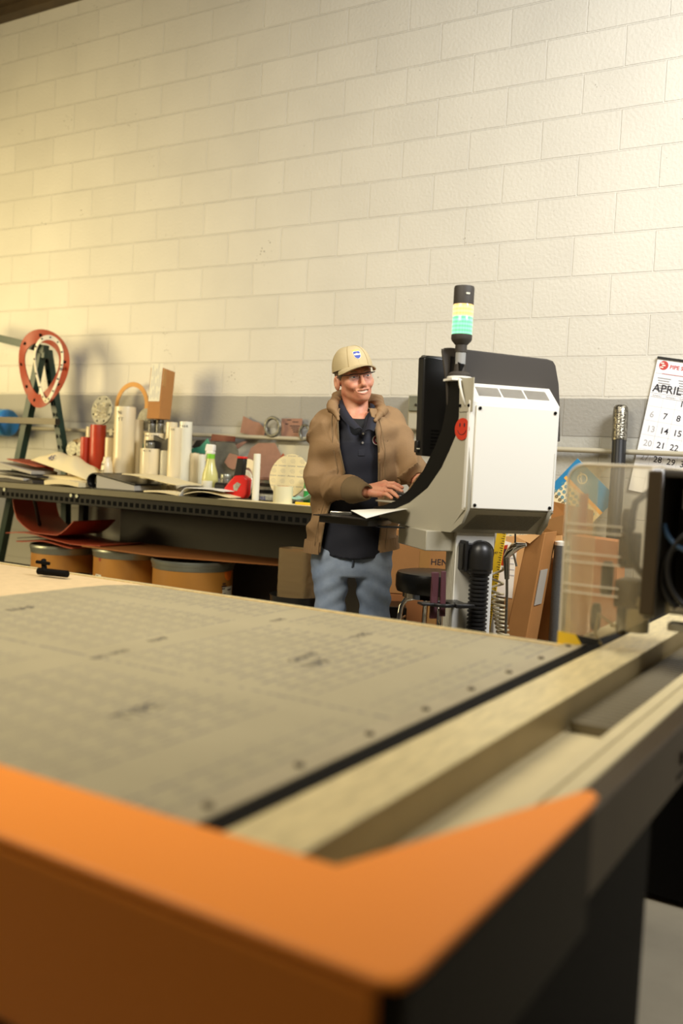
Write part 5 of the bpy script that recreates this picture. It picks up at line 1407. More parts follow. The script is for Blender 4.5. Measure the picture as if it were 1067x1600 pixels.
def chain(P, pts, rs, k=.01):
    d = None
    for i in range(len(pts)-1):
        e = s_cap(P, pts[i], pts[i+1], rs[i], rs[i+1]); d = e if d is None else smin(d, e, k)
    return d
def smin(a, b, k):
    h = np.clip(.5+.5*(b-a)/k, 0, 1); return b+(a-b)*h-k*h*(1-h)
def smax(a, b, k): return -smin(-a, -b, k)
def loft(P, zs, cx, cy, a, b):
    z = P[2]; x0 = np.interp(z, zs, cx); y0 = np.interp(z, zs, cy); A = np.interp(z, zs, a); B = np.interp(z, zs, b)
    d = (np.sqrt(((P[0]-x0)/A)**2+((P[1]-y0)/B)**2)-1)*np.minimum(A, B)
    return np.maximum(d, np.maximum(z-zs[-1], zs[0]-z)).astype(np.float32)
mo_ = atd(555, 720, 4.08)
MX = Vector((mo_.x, mo_.y, 0)); MR = -YAW
ML = thing('person', 'smiling man in tan hooded jacket, beige cap and glasses working at the console', 'person', MX, MR)
Rh = Vector((math.cos(MR), math.sin(MR), 0)); Ah = Vector((-math.sin(MR), math.cos(MR), 0))
def mp(px, py, d):
    p = atd(px, py, d)-MX; return np.array((p.dot(Rh), p.dot(Ah), p.z))
mat('skin', (222, 164, 130), .5, var2=(200, 126, 98), vscale=22, bump=.15, bscale=300, spec=.4)
M['skin'].node_tree.nodes['Principled BSDF'].inputs['Subsurface Weight'].default_value = .08
M['skin'].node_tree.nodes['Principled BSDF'].inputs['Subsurface Radius'].default_value = (.01, .004, .002)
mat('jacket_tan', (142, 112, 76), .85, bump=.5, bscale=260, var=.08, vscale=9)
mat('jacket_rib', (112, 92, 62), .9, bump=.4, bscale=300, var=.08)
mat('polo_navy', (26, 28, 40), .8, bump=.3, bscale=500)
mat('undershirt', (18, 18, 18), .85)
mat('denim', (100, 118, 146), .85, bump=.5, bscale=420, var2=(150, 164, 184), vscale=7)
mat('cap_khaki', (196, 178, 136), .8, bump=.35, bscale=700, var=.05)
mat('cap_dark', (168, 148, 106), .85)
mat('teeth', (236, 226, 206), .3)
mat('lip', (176, 104, 88), .5)
mat('eye_white', (222, 214, 204), .25)
mat('iris', (52, 50, 48), .2)
mat('hair_grey', (112, 96, 76), .8, bump=.6, bscale=400)
mat('brow_hair', (150, 124, 92), .8)
mat('shoe_leather', (70, 52, 36), .5)
# ---- head placement
hd_yaw, hd_roll, hd_pitch = .30, -.20, .0
HR = np.array(Matrix.Rotation(hd_yaw, 3, 'Z') @ Matrix.Rotation(hd_roll, 3, 'Y') @ Matrix.Rotation(hd_pitch, 3, 'X'))
HO = mp(563.5, 589, 4.0)-HR @ np.array((0, -.088, 0))+np.array((0, 0, .001))
HS = 1.0
HM = Matrix.Translation(HO) @ Matrix(HR.tolist()).to_4x4()
def toH(P):
    x, y, z = P[0]-np.float32(HO[0]), P[1]-np.float32(HO[1]), P[2]-np.float32(HO[2])
    R_ = HR.T.astype(np.float32)
    return [R_[i, 0]*x+R_[i, 1]*y+R_[i, 2]*z for i in range(3)]
neck0 = mp(556, 656, 4.10)
def headsdf(X, Y, Z):
    P = (X, Y, Z); H_ = toH(P); Q = (np.abs(H_[0]), H_[1], H_[2])
    d = s_ell(H_, (0, .012, .035), (.074, .095, .088))
    d = smin(d, s_ell(H_, (0, -.035, -.027), (.058, .058, .071)), .03)
    d = smin(d, s_cap(Q, (.046, .0, -.052), (.016, -.068, -.087), .019, .016), .025)   # jaw line
    d = smin(d, s_ell(H_, (0, -.079, -.088), (.018, .017, .015)), .018)                 # chin
    d = smin(d, s_sph(Q, (.042, -.066, -.022), .020), .022)                             # cheek bones
    d = smin(d, s_ell(Q, (.033, -.079, -.038), (.016, .012, .012)), .014)               # smiling cheeks
    d = smin(d, s_cap(Q, (.008, -.090, .021), (.042, -.078, .022), .009, .008), .014)   # brow ridge
    d = smax(d, -s_ell(Q, (.031, -.098, .003), (.017, .017, .011)), .010)               # eye sockets
    d = smin(d, s_cap(H_, (0, -.089, .010), (0, -.112, -.030), .0065, .0095), .009)      # nose bridge
    d = smin(d, s_sph(H_, (0, -.113, -.034), .0105), .007)
    d = smin(d, s_sph(Q, (.012, -.101, -.037), .0075), .006)
    d = smax(d, -s_sph(Q, (.006, -.110, -.046), .0038), .003)
    d = smin(d, s_ell(H_, (0, -.086, -.062), (.030, .016, .022)), .016)                 # mouth mound
    # lids
    d = smin(d, s_cap(Q, (.020, -.086, .0065), (.032, -.0890, .0095), .0038, .0046), .004)
    d = smin(d, s_cap(Q, (.032, -.0890, .0095), (.045, -.080, .0045), .0046, .0036), .004)
    d = smin(d, s_cap(Q, (.021, -.086, -.0025), (.033, -.0880, -.0055), .003, .0040), .005)
    d = smin(d, s_cap(Q, (.033, -.0880, -.0055), (.045, -.079, -.001), .0040, .003), .005)
    # smile opening and folds
    xm = H_[0]; zc_ = -.0630+7.0*xm*xm
    yc = -.098+9.5*xm*xm
    hgt = .0074*np.clip(1-(xm/.033)**2, 0, 1)
    mo = np.maximum(np.abs(H_[2]-zc_)-hgt, np.abs(H_[1]-yc)-.012); mo = np.maximum(mo, np.abs(xm)-.033)
    d = smax(d, -mo, .002)
    d = smax(d, -s_cap(Q, (.021, -.104, -.036), (.043, -.084, -.060), .0044), .006)
    d = smax(d, -s_cap(Q, (.043, -.084, -.060), (.042, -.074, -.080), .0034), .006)
    for rr_, zo in ((.0022, .0084), (.0030, -.0086)):
        for s_ in (-1, 1):
            for k in range(4):
                xa, xb = s_*.0080*k, s_*.0080*(k+1)
                ez = lambda x: -.063+7.0*x*x+zo*(1-(x/.034)**2)
                ey = lambda x: -.1005+9.5*x*x
                d = smin(d, s_cap(H_, (xa, ey(xa), ez(xa)), (xb, ey(xb), ez(xb)), rr_*(1-.15*k), rr_*(1-.15*(k+1))), .004)
    # ears
    e = s_ell((Q[0]-.15*(Q[1]-.0), Q[1], Q[2]), (.076, .012, -.012), (.010, .020, .032))
    e = smax(e, -s_ell(Q, (.090, .006, -.006), (.010, .011, .019)), .005)
    d = smin(d, e, .008)
    # neck with its cords
    nb = neck0
    ntop = HO+HR @ np.array((0, .018, -.07))
    d = smin(d, s_cap(P, ntop, nb, .052, .058), .022)
    ca = HO+HR @ np.array((-.045, .02, -.06)); cb_ = HO+HR @ np.array((.045, .02, -.06))
    d = smin(d, s_cap(P, ca, nb+np.array((-.012, -.045, -.01)), .014, .012), .016)
    d = smin(d, s_cap(P, cb_, nb+np.array((.016, -.045, -.01)), .014, .012), .016)
    d = smin(d, s_cap(P, nb, nb+np.array((0, .02, -.08)), .058, .07), .02)
    return d
# ---- skeleton in the man's own frame (left and right as the camera sees them)
shL, elL, wrL = mp(508, 668, 4.10), mp(500, 757, 4.05), mp(566, 768, 3.80)
shR, elR, wrR = mp(611, 664, 4.12), mp(645, 735, 4.08), mp(668, 775, 3.87)
hipz = mp(550, 872, 4.1)[2]
cxh = mp(549, 872, 4.08)[0]
hpL, hpR = np.array((cxh-.09, .01, .84)), np.array((cxh+.09, .01, .84))
knL, knR = mp(516, 962, 4.05), mp(586, 972, 4.06)
anL, anR = np.array((knL[0]-.0, .05, .09)), np.array((knR[0]+.01, .05, .09))
def coresdf(X, Y, Z):
    P = (X, Y, Z)
    d = loft(P, [.82, .95, 1.1, 1.3, 1.42, 1.46], [cxh, cxh, 0, 0, 0, 0], [.02]*6, [.14, .13, .12, .13, .12, .05], [.09, .085, .085, .085, .06, .04])
    for a, b, c in ((shL, elL, wrL), (shR, elR, wrR)): d = smin(d, chain(P, [a, b, c], [.05, .042, .03]), .03)
    for a, b, c in ((hpL, knL, anL), (hpR, knR, anR)): d = smin(d, chain(P, [a, b, c], [.075, .052, .04]), .04)
    d = smin(d, s_cap(P, neck0+np.array((0, .02, -.06)), (0, .03, 1.36), .05, .08), .03)
    return d
# ---- hands
tray_z = 1.091
def handpts(w, K_, flip=1):
    """wrist point and knuckle->tip polylines"""
    return K_
wr = mp(566, 768, 3.82)
knk = {'index': (mp(601, 755.5, 3.86), mp(628.5, 762, 3.83), .0085), 'middle': (mp(602, 759.5, 3.83), mp(628, 768, 3.79), .0088),
       'ring': (mp(600, 766, 3.80), mp(621.5, 776.3, 3.745), .0085), 'little': (mp(595, 772, 3.775), mp(612, 778.0, 3.735), .0074)}
def handsdf_factory(wr, knk, thumb, el):
    fore = (el-wr)/np.linalg.norm(el-wr)
    def f(X, Y, Z):
        P = (X, Y, Z)
        d = None
        ks = [k for k, t, r in knk.values()]
        for k, t, r in knk.values():
            e = s_cap(P, wr+(k-wr)*.05, k, .0215, .0138); d = e if d is None else smin(d, e, .014)
        for i in range(3): d = smin(d, s_cap(P, ks[i], ks[i+1], .0105), .008)
        for k, t, r in knk.values():
            m = k*.5+t*.5+np.array((0, 0, .008)); m2 = k*.22+t*.78+np.array((0, 0, .004))
            d = smin(d, chain(P, [k, m, m2, t], [r*1.18, r*1.08, r*.98, r*.82], .003), .0035)
            d = smin(d, s_sph(P, k+np.array((0, 0, .003)), r*1.15), .006)
        a, b, c = thumb
        d = smin(d, chain(P, [wr+(a-wr)*.3, a, b, c], [.017, .013, .0105, .0085], .006), .008)
        d = smin(d, s_cap(P, wr+fore*.10, wr, .0235, .0225), .016)
        return d
    return f
th = (mp(590, 766, 3.90), mp(605, 768, 3.92), mp(618, 771, 3.90))
hand1 = handsdf_factory(wr, knk, th, elL)
wr2 = mp(668, 775, 3.87)
fw2 = np.array((-.10, -.02, 0))
knk2 = {}
for i, nm_ in enumerate(('index', 'middle', 'ring', 'little')):
    k = wr2+np.array((-.045, -.03+.0, .004))+np.array((.018, -.016, 0))*(1.5-i)*-1.0*np.array((1, 1, 1)); k = wr2+np.array((-.03-.002*i, -.072+.019*i*.6, .0))+np.array((.022*(i-1.5)+.035, 0, 0))
    knk2[nm_] = (k, k+np.array((-.012, -.062+.006*abs(i-1), -.016)), .0083-.0003*i)
hand2 = handsdf_factory(wr2, knk2, (wr2+np.array((-.03, -.02, -.004)), wr2+np.array((-.04, -.045, -.008)), wr2+np.array((-.045, -.068, -.012))), elR)
lo = HO-np.array((.125, .135, .20)); hi = HO+np.array((.125, .15, .135))
parts = [surfnet(headsdf, lo, hi, .0024)]
for hf, w_, kk in ((hand1, wr, knk), (hand2, wr2, knk2)):
    pts = np.array([w_]+[t for k, t, r in kk.values()]+[k for k, t, r in kk.values()])
    parts.append(surfnet(hf, pts.min(0)-.10, pts.max(0)+.06, .0022))
parts.append(surfnet(coresdf, np.array((-.45, -.45, .02)), np.array((.45, .3, 1.5)), .014))
body = np_mesh('body', parts, 'skin', ML)
# nails
for k, t, r in knk.values():
    d_ = Vector(t-k).normalized(); p = Vector(t)-d_*.004+Vector((0, 0, r*.72))
    MB().ell((0, 0, 0), (.0055, .004, .0012), 12, 6, T=frame(p, d_, Vector((0, 0, 1)).cross(d_))).build('fingernail', 'lip', body)
# face details (in the head's frame)
def hbuild(mb, name, m, parent=ML, **kw):
    o = mb.build(name, m, parent, **kw); return o
tm = MB()
tm.sheet(lambda u, v: ((-.029+.058*u), -.0945+9.0*(-.029+.058*u)**2, -.0695+7.0*(-.029+.058*u)**2+.0140*v*(1-((-.029+.058*u)/.034)**2)+.002), 24, 3, .004, T=HM)
hbuild(tm, 'teeth', 'teeth')
for s_ in (-1, 1):
    ew = hbuild(MB().ell((s_*.0315, -.0795, .002), (.0125, .0115, .0115), 20, 14, T=HM), 'eyeball', 'eye_white')
    hbuild(MB().ell((s_*.0315+.001, -.0893, .002), (.0055, .0022, .0055), 16, 8, T=HM), 'iris', 'iris', ew)
    hbuild(MB().tube([(s_*.014, -.0955, .0205), (s_*.026, -.0935, .0255), (s_*.038, -.0865, .0245), (s_*.047, -.0775, .019)], [.0022, .0034, .003, .0014], 8, T=HM), 'eyebrow', 'brow_hair')
for zo, rr_ in ((.0086, .0013), (-.0092, .0021)):
    xs_ = [-.032+.064*k/16 for k in range(17)]
    hbuild(MB().tube([(x, -.1022+9.5*x*x, -.063+7.0*x*x+zo*(1-(x/.0335)**2)) for x in xs_], [rr_*max(.35, (1-(x/.035)**2)) for x in xs_], 10, T=HM), 'lip', 'lip')
# short grey hair round the back and temples under the cap
def hairsdf(X, Y, Z):
    H_ = toH((X, Y, Z)); Q = (np.abs(H_[0]), H_[1], H_[2])
    d = s_ell(H_, (0, .014, .033), (.0775, .097, .088))
    d = np.maximum(d, -(H_[2]+.052+.0*H_[1])); 
    d = np.maximum(d, -(H_[1]+.040-.55*np.clip(-H_[2]-.0, 0, .06)))
    d = np.maximum(d, H_[2]-.05)
    d = smax(d, -s_ell(Q, (.078, .010, -.022), (.022, .020, .036)), .004)
    return d
np_mesh('hair', [surfnet(hairsdf, HO-.13, HO+.13, .0032)], 'hair_grey', ML)
# glasses
gz, gy_ = .002, -.104
gm = MB()
for s_ in (-1, 1):
    gm.tube([(s_*(.033-.021), gy_+.002, gz+.010), (s_*.033, gy_+.001, gz+.0125), (s_*(.033+.022), gy_+.012, gz+.0105)], .0019, 8, T=HM)
    gm.tube([(s_*.055, gy_+.012, gz+.0105), (s_*.068, gy_+.022, gz+.012), (s_*.074, gy_+.04, gz+.012), (s_*.0785, .005, gz+.010), (s_*.08, .02, gz-.004)], .0018, 8, T=HM)
    gm.tube([(s_*.008, gy_+.002, gz+.002), (s_*.011, gy_+.006, gz-.006)], .0012, 6, T=HM)
gm.tube([(-.012, gy_+.002, gz+.010), (-.005, gy_-.002, gz+.009), (.005, gy_-.002, gz+.009), (.012, gy_+.002, gz+.010)], .0019, 8, T=HM)
GL = hbuild(gm, 'glasses', 'black_plastic')
for s_ in (-1, 1):
    vs = [(s_*(.033+.0215*math.copysign(abs(math.cos(a))**.6, math.cos(a))), gy_+.004+.006*max(0, math.cos(a)), gz-.003+.0145*math.copysign(abs(math.sin(a))**.7, math.sin(a))) for a in (2*PI*k/28 for k in range(28))]
    hbuild(MB().hexa(vs, [(x, y+.0012, z) for x, y, z in vs], T=HM), 'lens', 'lens_glass', GL)
# cap
CP = Matrix.Rotation(-.06, 4, 'X')
CT_ = HM @ Matrix.Translation((0, .012, .049)) @ CP
def dome(u, v):
    a = 2*PI*u; b = v*PI/2; rx, ry, rz = .0835, .104, .098
    c_ = math.cos(b)**.70
    return (rx*c_*math.sin(a), -ry*c_*math.cos(a)*(1.0 if math.cos(a) > 0 else .98), -.012+rz*math.sin(b)+.0)
CAPO = MB().sheet(dome, 64, 16, -.003, T=CT_).build('cap', 'cap_khaki', ML)
def brim(u, v):
    a = (u-.5)*2.25
    x = .0835*math.sin(a); y0 = -.104*math.cos(a)
    ext = .074*(math.cos((u-.5)*PI)**.5)
    y = y0-ext*v; xx = x*(1+.02*v)
    return (xx, y, -.008-.026*(abs(xx)/.08)**2.0*(.4+.6*v)-.16*ext*v)
BR = MB().sheet(brim, 40, 8, .004, T=CT_).build('brim', 'cap_khaki', CAPO, ang=60)
MB().ell((0, 0, .086), (.007, .007, .004), 14, 8, T=CT_).build('button', 'cap_khaki', CAPO)
sm_ = MB()
for k in range(6):
    a = PI/6+PI/3*k if k else PI/6
    pts = [Vector(dome(a/2/PI, t/14)) for t in range(15)]
    sm_.tube([p*1.036 for p in pts], .0012, 6, T=CT_)
sm_.build('seam', 'cap_dark', CAPO)
hbuild(MB().tube([Vector(dome(k/64, .02))*1.003 for k in range(64)], .0016, 6, True, T=CT_), 'sweatband_edge', 'cap_khaki', CAPO)
# badge on the cap front: blue shield with a white band under yellow points
mat('badge_blue', (66, 84, 168), .6); mat('badge_white', (236, 232, 222), .6); mat('badge_yellow', (240, 206, 92), .6)
def on_dome(x, z, off):
    rx, ry, rz = .0835, .104, .098
    b = math.asin(max(-1, min(1, (z+.012)/rz))); c_ = math.cos(b)**.70
    s = max(-1, min(1, x/(rx*c_))); return Vector((x, -ry*c_*math.sqrt(1-s*s)-off, z))
def badge(poly, off, m, name, par):
    vs = [on_dome(x, z, off) for x, z in poly]
    return MB().hexa(vs, [v+Vector((0, .002, 0)) for v in vs], T=CT_).build(name, m, par)
bz = .040
sh_ = [(-.0135, .012), (-.007, .0145), (0, .013), (.007, .0145), (.0135, .012), (.0145, .0), (.012, -.010), (.006, -.0155), (0, -.018), (-.006, -.0155), (-.012, -.010), (-.0145, .0)]
B0 = badge([(x*1.16, bz+z*1.14) for x, z in sh_], .0045, 'badge_white', 'badge', CAPO)
badge([(x, bz+z) for x, z in sh_], .0055, 'badge_blue', 'badge_field', B0)
badge([(-.014, bz+.004), (.014, bz+.004), (.0135, bz-.003), (-.0135, bz-.003)], .0063, 'badge_white', 'badge_band', B0)
for x in (-.010, 0, .010): badge([(x-.004, bz+.0175), (x+.004, bz+.0175), (x+.0035, bz+.023), (x, bz+.021), (x-.0035, bz+.023)], .0048, 'badge_yellow', 'badge_point', B0)
# ---- clothes
tz = [.80, .86, .95, 1.05, 1.2, 1.32, 1.40, 1.445, 1.47]
cxs = [cxh, cxh, cxh*.8, cxh*.4, .0, .0, .0, .0, .0]
ta = [.172, .170, .160, .148, .150, .162, .160, .120, .085]
tb = [.130, .128, .120, .114, .116, .118, .100, .080, .065]
tcy = [.02]*5+[.02, .03, .035, .035]
def wr_(X, Y, Z, s=1.0):
    return (.004*np.sin(38*Z+9*X+3*np.sin(14*Y))+.003*np.sin(61*Z-23*X+2))*s
def torso(P, o=0): return loft(P, tz, cxs, tcy, [v+o for v in ta], [v+o for v in tb])
def polosdf(X, Y, Z):
    P = (X, Y, Z)
    d = torso(P, .0)-wr_(X, Y, Z, .5)
    # drape lines below the chest
    d = d-.004*np.sin(30*X+8*Z)*np.clip((1.25-Z)*3, 0, 1)
    d = smin(d, s_cap(P, shL+np.array((.03, 0, .01)), shL+(elL-shL)*.35, .06, .055), .03)
    d = smin(d, s_cap(P, shR+np.array((-.03, 0, .01)), shR+(elR-shR)*.35, .06, .055), .03)
    nk = s_cap(P, neck0+np.array((0, .0, -.03)), neck0+np.array((0, -.03, .1)), .062, .07)
    vv = s_cap(P, neck0+np.array((.002, -.09, -.085)), neck0+np.array((.002, -.11, .05)), .012, .060)
    d = smax(d, -smin(nk, vv, .02), .006)
    return np.maximum(d, mp(550, 869, 4.05)[2]-.02*np.cos(X*8)-Z+.012)
np_mesh('polo_shirt', [surfnet(polosdf, np.array((-.3, -.2, .78)), np.array((.3, .2, 1.52)), .006)], 'polo_navy', ML)
def undersdf(X, Y, Z):
    P = (X, Y, Z)
    d = s_ell(P, neck0+np.array((.004, -.020, -.055)), (.080, .080, .095))
    nk = s_cap(P, neck0+np.array((0.004, .01, .045)), neck0+np.array((.01, -.02, .14)), .062, .066)
    return smax(smax(d, -nk+.0, .004), Z-(neck0[2]+.03)-.4*(Y-neck0[1]), .004)
np_mesh('undershirt', [surfnet(undersdf, neck0-.16, neck0+.11, .005)], 'undershirt', ML)
def front_y(x, z, o=0):
    A = np.interp(z, tz, ta)+o; B = np.interp(z, tz, tb)+o; cx_ = np.interp(z, tz, cxs); cy_ = np.interp(z, tz, tcy)
    return cy_-B*math.sqrt(max(0, 1-((x-cx_)/A)**2))
# polo collar: two wings lying on the chest
def wing(top, low):
    tp_ = [Vector(mp(*p)) for p in top]; lw_ = [Vector(mp(*p)) for p in low]
    def bez(P, u): return P[0]*(1-u)**2+P[1]*2*u*(1-u)+P[2]*u*u
    return MB().sheet(lambda u, v: bez(tp_, u)*(1-v)+bez(lw_, u)*v+Vector((0, -.010*math.sin(PI*v), .006*math.sin(PI*v))), 18, 6, .004)
wing([(535, 626, 4.10), (539, 646, 3.99), (567, 673, 3.935)], [(526, 634, 4.10), (530, 656, 3.975), (555, 671, 3.925)]).build('collar', 'polo_navy', ML)
wing([(578, 630, 4.10), (578, 652, 3.99), (570, 673, 3.935)], [(588, 638, 4.10), (591, 660, 3.975), (584, 674, 3.925)]).build('collar', 'polo_navy', ML)
pk_ = mp(566, 700, 4.0)
zt_, zb_ = mp(566, 676, 4)[2], mp(565, 712, 4)[2]
xk = pk_[0]-.002
vs = [(xk-.014, front_y(xk-.014, zt_)-.003, zt_), (xk+.014, front_y(xk+.014, zt_)-.003, zt_), (xk+.013, front_y(xk+.013, zb_)-.005, zb_), (xk-.013, front_y(xk-.013, zb_)-.005, zb_)]
PLK = MB().hexa(vs, [(x, y+.004, z) for x, y, z in vs]).build('placket', 'polo_navy', ML)
mat('button_grey', (150, 146, 140), .4)
for py in (678, 692):
    q = mp(568, py, 4); MB().cyl((xk+.002, front_y(xk, q[2])-.0065, q[2]), (xk+.002, front_y(xk, q[2])-.0035, q[2]), .0048, n=16).build('button', 'button_grey', PLK)
q = mp(591, 688, 4.02); fyq = front_y(q[0]-.006, q[2])
mat('patch_maroon', (128, 44, 52), .7)
EM = MB().ring((q[0]-.006, fyq-.006, q[2]), (.25, -1, 0), .021, .0185, .002, 28).ring((q[0]-.006, fyq-.006, q[2]), (.25, -1, 0), .009, .004, .002, 24)
EM.build('emblem', 'badge_white', ML)
em_ = ML.children[-1]
MB().ring((q[0]-.006, fyq-.0062, q[2]), (.25, -1, 0), .0185, .012, .002, 28).build('emblem_band', 'patch_maroon', em_)
# jacket
opn = [(600, 553, 577), (640, 531, 577), (660, 529, 583), (700, 531, 590), (740, 540, 590), (780, 520, 590), (820, 508, 594), (862, 501, 590)]
oz = [mp(555, p[0], 4.0)[2] for p in opn][::-1]
oL = [mp(p[1], p[0], 4.0)[0] for p in opn][::-1]; oR = [mp(p[2], p[0], 4.0)[0] for p in opn][::-1]
def folds(P, a, b, amp, fr):
    a, b = np.array(a), np.array(b); d = b-a; L = np.linalg.norm(d); d = d/L
    t = (P[0]-a[0])*d[0]+(P[1]-a[1])*d[1]+(P[2]-a[2])*d[2]
    ph = fr*t+16*P[0]+9*P[2]+1.4*np.sin(24*P[1]+11*P[2])+.9*np.sin(37*P[0]-8*P[2])
    am = amp*np.clip(.35+t/L, .3, 1.1)*(.6+.4*np.sin(13*P[1]+9*P[0]+7*P[2]))
    return am*(2.6*(1-np.abs(np.sin(ph*.5)))**1.6-.9)
def folds_old(P, a, b, amp, fr):
    """ring creases across a sleeve, stronger near its lower end"""
    a, b = np.array(a), np.array(b); d = b-a; L = np.linalg.norm(d); d = d/L
    t = (P[0]-a[0])*d[0]+(P[1]-a[1])*d[1]+(P[2]-a[2])*d[2]
    return amp*np.sin(fr*t+18*P[0]+14*P[2]+2*np.sin(30*P[1]))*np.clip(t/L+.25, .15, 1)
hemz = mp(500, 862, 4.05)[2]
def jacketsdf(X, Y, Z):
    P = (X, Y, Z)
    body_ = torso(P, .030)-wr_(X, Y, Z, 1.3)-.006*(1-np.abs(np.sin(9*Z+14*X+1.2*np.sin(7*Z))))**2
    inn = torso(P, .012)
    op = np.maximum(np.maximum(np.interp(Z, oz, oL)-X, X-np.interp(Z, oz, oR)), Y-.03)
    # left panel hangs out at the hem
    d = smax(body_, -inn, .004)
    d = smax(d, -op, .006)
    d = np.maximum(d, hemz-Z+.16*np.clip(X, -.03, .3))
    for s_, e_, w_ in ((shL, elL, wrL), (shR, elR, wrR)):
        ce = e_+(w_-e_)*.80
        sv = chain(P, [s_+np.array((0, 0, .0)), e_, ce], [.068, .062, .051], .02)
        sv = sv-folds(P, s_, e_, .019, 52)-folds(P, e_, w_, .012, 60)*np.clip((.72-((X-e_[0])*(w_-e_)[0]+(Y-e_[1])*(w_-e_)[1]+(Z-e_[2])*(w_-e_)[2])/float((w_-e_) @ (w_-e_)))*4, 0, 1)
        core = chain(P, [s_, e_, ce+(w_-e_)*.3], [.046, .040, .032], .02)
        u_ = (w_-e_)/np.linalg.norm(w_-e_)
        cutp = (X-ce[0])*u_[0]+(Y-ce[1])*u_[1]+(Z-ce[2])*u_[2]
        near = (X-e_[0])*u_[0]+(Y-e_[1])*u_[1]+(Z-e_[2])*u_[2]
        sv = np.where(near > 0, np.maximum(sv, cutp), sv)
        sv = smax(sv, -core, .004)
        d = smin(d, sv, .022)
    # shoulder yoke
    yk_ = smin(s_cap(P, shL+np.array((.02, .0, .02)), neck0+np.array((-.085, .02, -.02)), .062, .045), s_cap(P, shR+np.array((-.02, 0, .02)), neck0+np.array((.085, .02, -.02)), .062, .045), .02)
    yk_ = smax(yk_, -torso(P, .008), .004); yk_ = smax(yk_, -op, .006)
    d = smin(d, yk_, .018)
    nk = s_cap(P, neck0+np.array((0, 0, -.08)), neck0+np.array((0, 0, .1)), .07, .075)
    d = smax(d, -nk, .006)
    return d
np_mesh('jacket', [surfnet(jacketsdf, np.array((-.36, -.42, .80)), np.array((.40, .22, 1.55)), .0058)], 'jacket_tan', ML)
JK = ML.children[-1]
# hood lying round the neck
def hoodsdf(X, Y, Z):
    P = (X, Y, Z); n0 = neck0
    hp_ = [mp(529, 655, 3.965), mp(519, 634, 4.04), mp(530, 622, 4.20), mp(560, 620, 4.24), mp(588, 628, 4.20), mp(597, 642, 4.05), mp(586, 658, 3.965)]
    d = chain(P, hp_, [.006, .020, .029, .034, .029, .020, .006], .02)
    d = d-.005*(1-np.abs(np.sin(55*X+60*Z+40*Y)))**2
    return smax(d, -s_cap(P, n0+np.array((0, -.01, -.1)), n0+np.array((0, -.01, .14)), .060, .064), .008)
np_mesh('hood', [surfnet(hoodsdf, neck0-np.array((.17, .22, .14)), neck0+np.array((.17, .24, .14)), .005)], 'jacket_tan', JK)
# cuffs, hem band, zip edges
for e_, w_ in ((elL, wrL), (elR, wrR)):
    u_ = (w_-e_); a = e_+u_*.755; b = e_+u_*1.10
    n_ = 40; mb = MB()
    pr = [(.0, .040), (.0, .0545), (.08, .0565), (.4, .048), (.8, .037), (1, .0315), (1, .024)]
    q_ = Vector(b-a).to_track_quat('Z', 'Y'); L = float(np.linalg.norm(b-a)); vs = []; fs = []
    for t, r in pr:
        vs += [Vector(a)+q_ @ Vector(((r+.0012*(k % 2))*math.cos(2*PI*k/n_), (r+.0012*(k % 2))*math.sin(2*PI*k/n_), t*L)) for k in range(n_)]
    for j in range(len(pr)-1): fs += [(j*n_+k, j*n_+(k+1) % n_, (j+1)*n_+(k+1) % n_, (j+1)*n_+k) for k in range(n_)]
    mb.add(vs, fs); mb.build('cuff', 'jacket_rib', JK, ang=80)
for side_, lst in ((-1, oL), (1, oR)):
    pts = []
    for k in range(24):
        z = hemz+.03+(mp(555, 645, 4)[2]-hemz-.03)*k/23; x = np.interp(z, oz, lst)
        pts.append((x+side_*.004, front_y(x+side_*.004, z, .030)-.001, z))
    MB().tube(pts, .0035, 8).build('zip_edge', 'jacket_rib', JK)
    MB().tube([(x+side_*.026, y+.0005+.004, z) for x, y, z in pts], .0012, 6).build('stitch_line', 'jacket_rib', JK)
def hem(a0, a1):
    def fn(u, v):
        a = a0+(a1-a0)*u; x0_ = math.sin(a)
        z0 = hemz+.16*max(-.03, min(.3, .19*x0_))
        z = z0-.004+.052*v; zq = max(z, .81)
        A = np.interp(zq, tz, ta)+.0335+.0010*math.sin(150*u); B = np.interp(zq, tz, tb)+.0335+.0010*math.sin(150*u)
        return (float(np.interp(zq, tz, cxs))+A*math.sin(a), .02-B*math.cos(a), z)
    return MB().sheet(fn, 120, 4, -.006)
xa = float(np.interp(hemz+.02, oz, oL)); xb = float(np.interp(hemz+.03, oz, oR))
hem(-PI, math.asin(max(-1, (xa-cxh)/.192))).build('hem_band', 'jacket_tan', JK)
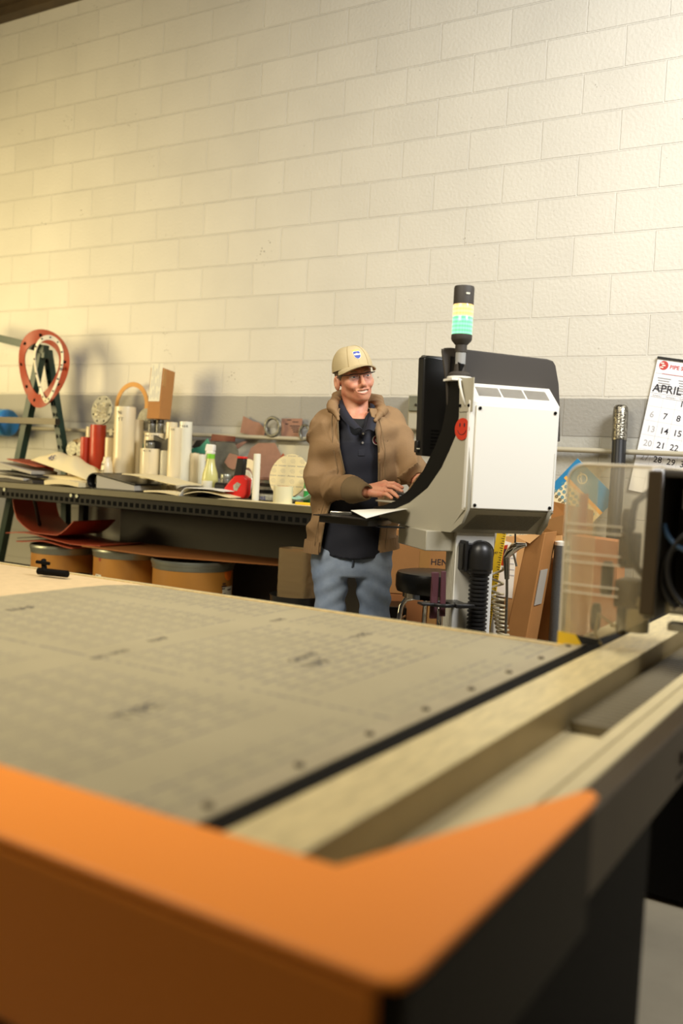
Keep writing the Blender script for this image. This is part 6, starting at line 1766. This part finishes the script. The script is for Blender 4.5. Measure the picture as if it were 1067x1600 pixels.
hem(math.asin(min(1, (xb-cxh)/.192)), PI).build('hem_band', 'jacket_tan', JK)
# jeans
def jeansdf(X, Y, Z):
    P = (X, Y, Z)
    d = loft(P, [.70, .78, .83, .88, .97], [cxh]*5, [.02]*5, [.174, .172, .160, .146, .130], [.118, .122, .112, .098, .09])
    d = np.maximum(d, .745-Z)
    for h_, k_, a_ in ((hpL, knL, anL), (hpR, knR, anR)):
        g_ = chain(P, [h_, k_, a_], [.088, .061, .056], .02)
        g_ = g_-.0025*np.sin(52*Z+12*X+4*np.sin(20*Y))*np.clip(1.6-np.abs(Z-.55)*5, .3, 1)-.003*np.sin(90*(Z+.6*np.abs(X-cxh))+2)
        d = smin(d, g_, .012)
    slot = s_cap(P, (cxh, -.0, .64), (cxh, 0, .2), .012, .03)
    d = np.maximum(d, .045-Z)
    return d
np_mesh('jeans', [surfnet(jeansdf, np.array((-.28, -.16, .03)), np.array((.26, .2, .99)), .007)], 'denim', ML)
JN = ML.children[-1]
mat('denim_seam', (66, 76, 92), .9)
MB().tube([(cxh+.006, -.101, .86), (cxh+.006, -.103, .80), (cxh+.0, -.085, .765)], .004, 6).build('fly_seam', 'denim_seam', JN)
for a_, k_ in ((anL, knL), (anR, knR)):
    def shoesdf(X, Y, Z, a_=a_):
        P = (X, Y, Z)
        d = smin(s_ell(P, (a_[0], a_[1]-.10, .045), (.046, .13, .045)), s_ell(P, (a_[0], a_[1]+.0, .07), (.045, .06, .07)), .03)
        return np.maximum(d, .004-Z)
    np_mesh('shoe', [surfnet(shoesdf, np.array((a_[0]-.08, a_[1]-.26, -.01)), np.array((a_[0]+.08, a_[1]+.1, .16)), .006)], 'shoe_leather', ML)
# mouse under the man's hand
pm_ = atd(622, 775, 3.79)
o = MB().ell((0, 0, .017), (.032, .055, .019), 24, 12).build('computer_mouse', 'black_plastic'); o.location = (pm_.x, pm_.y, 1.092); o.rotation_euler = (0, 0, .9)
tag(o, "black computer mouse under the man's hand on the console tray", 'mouse')
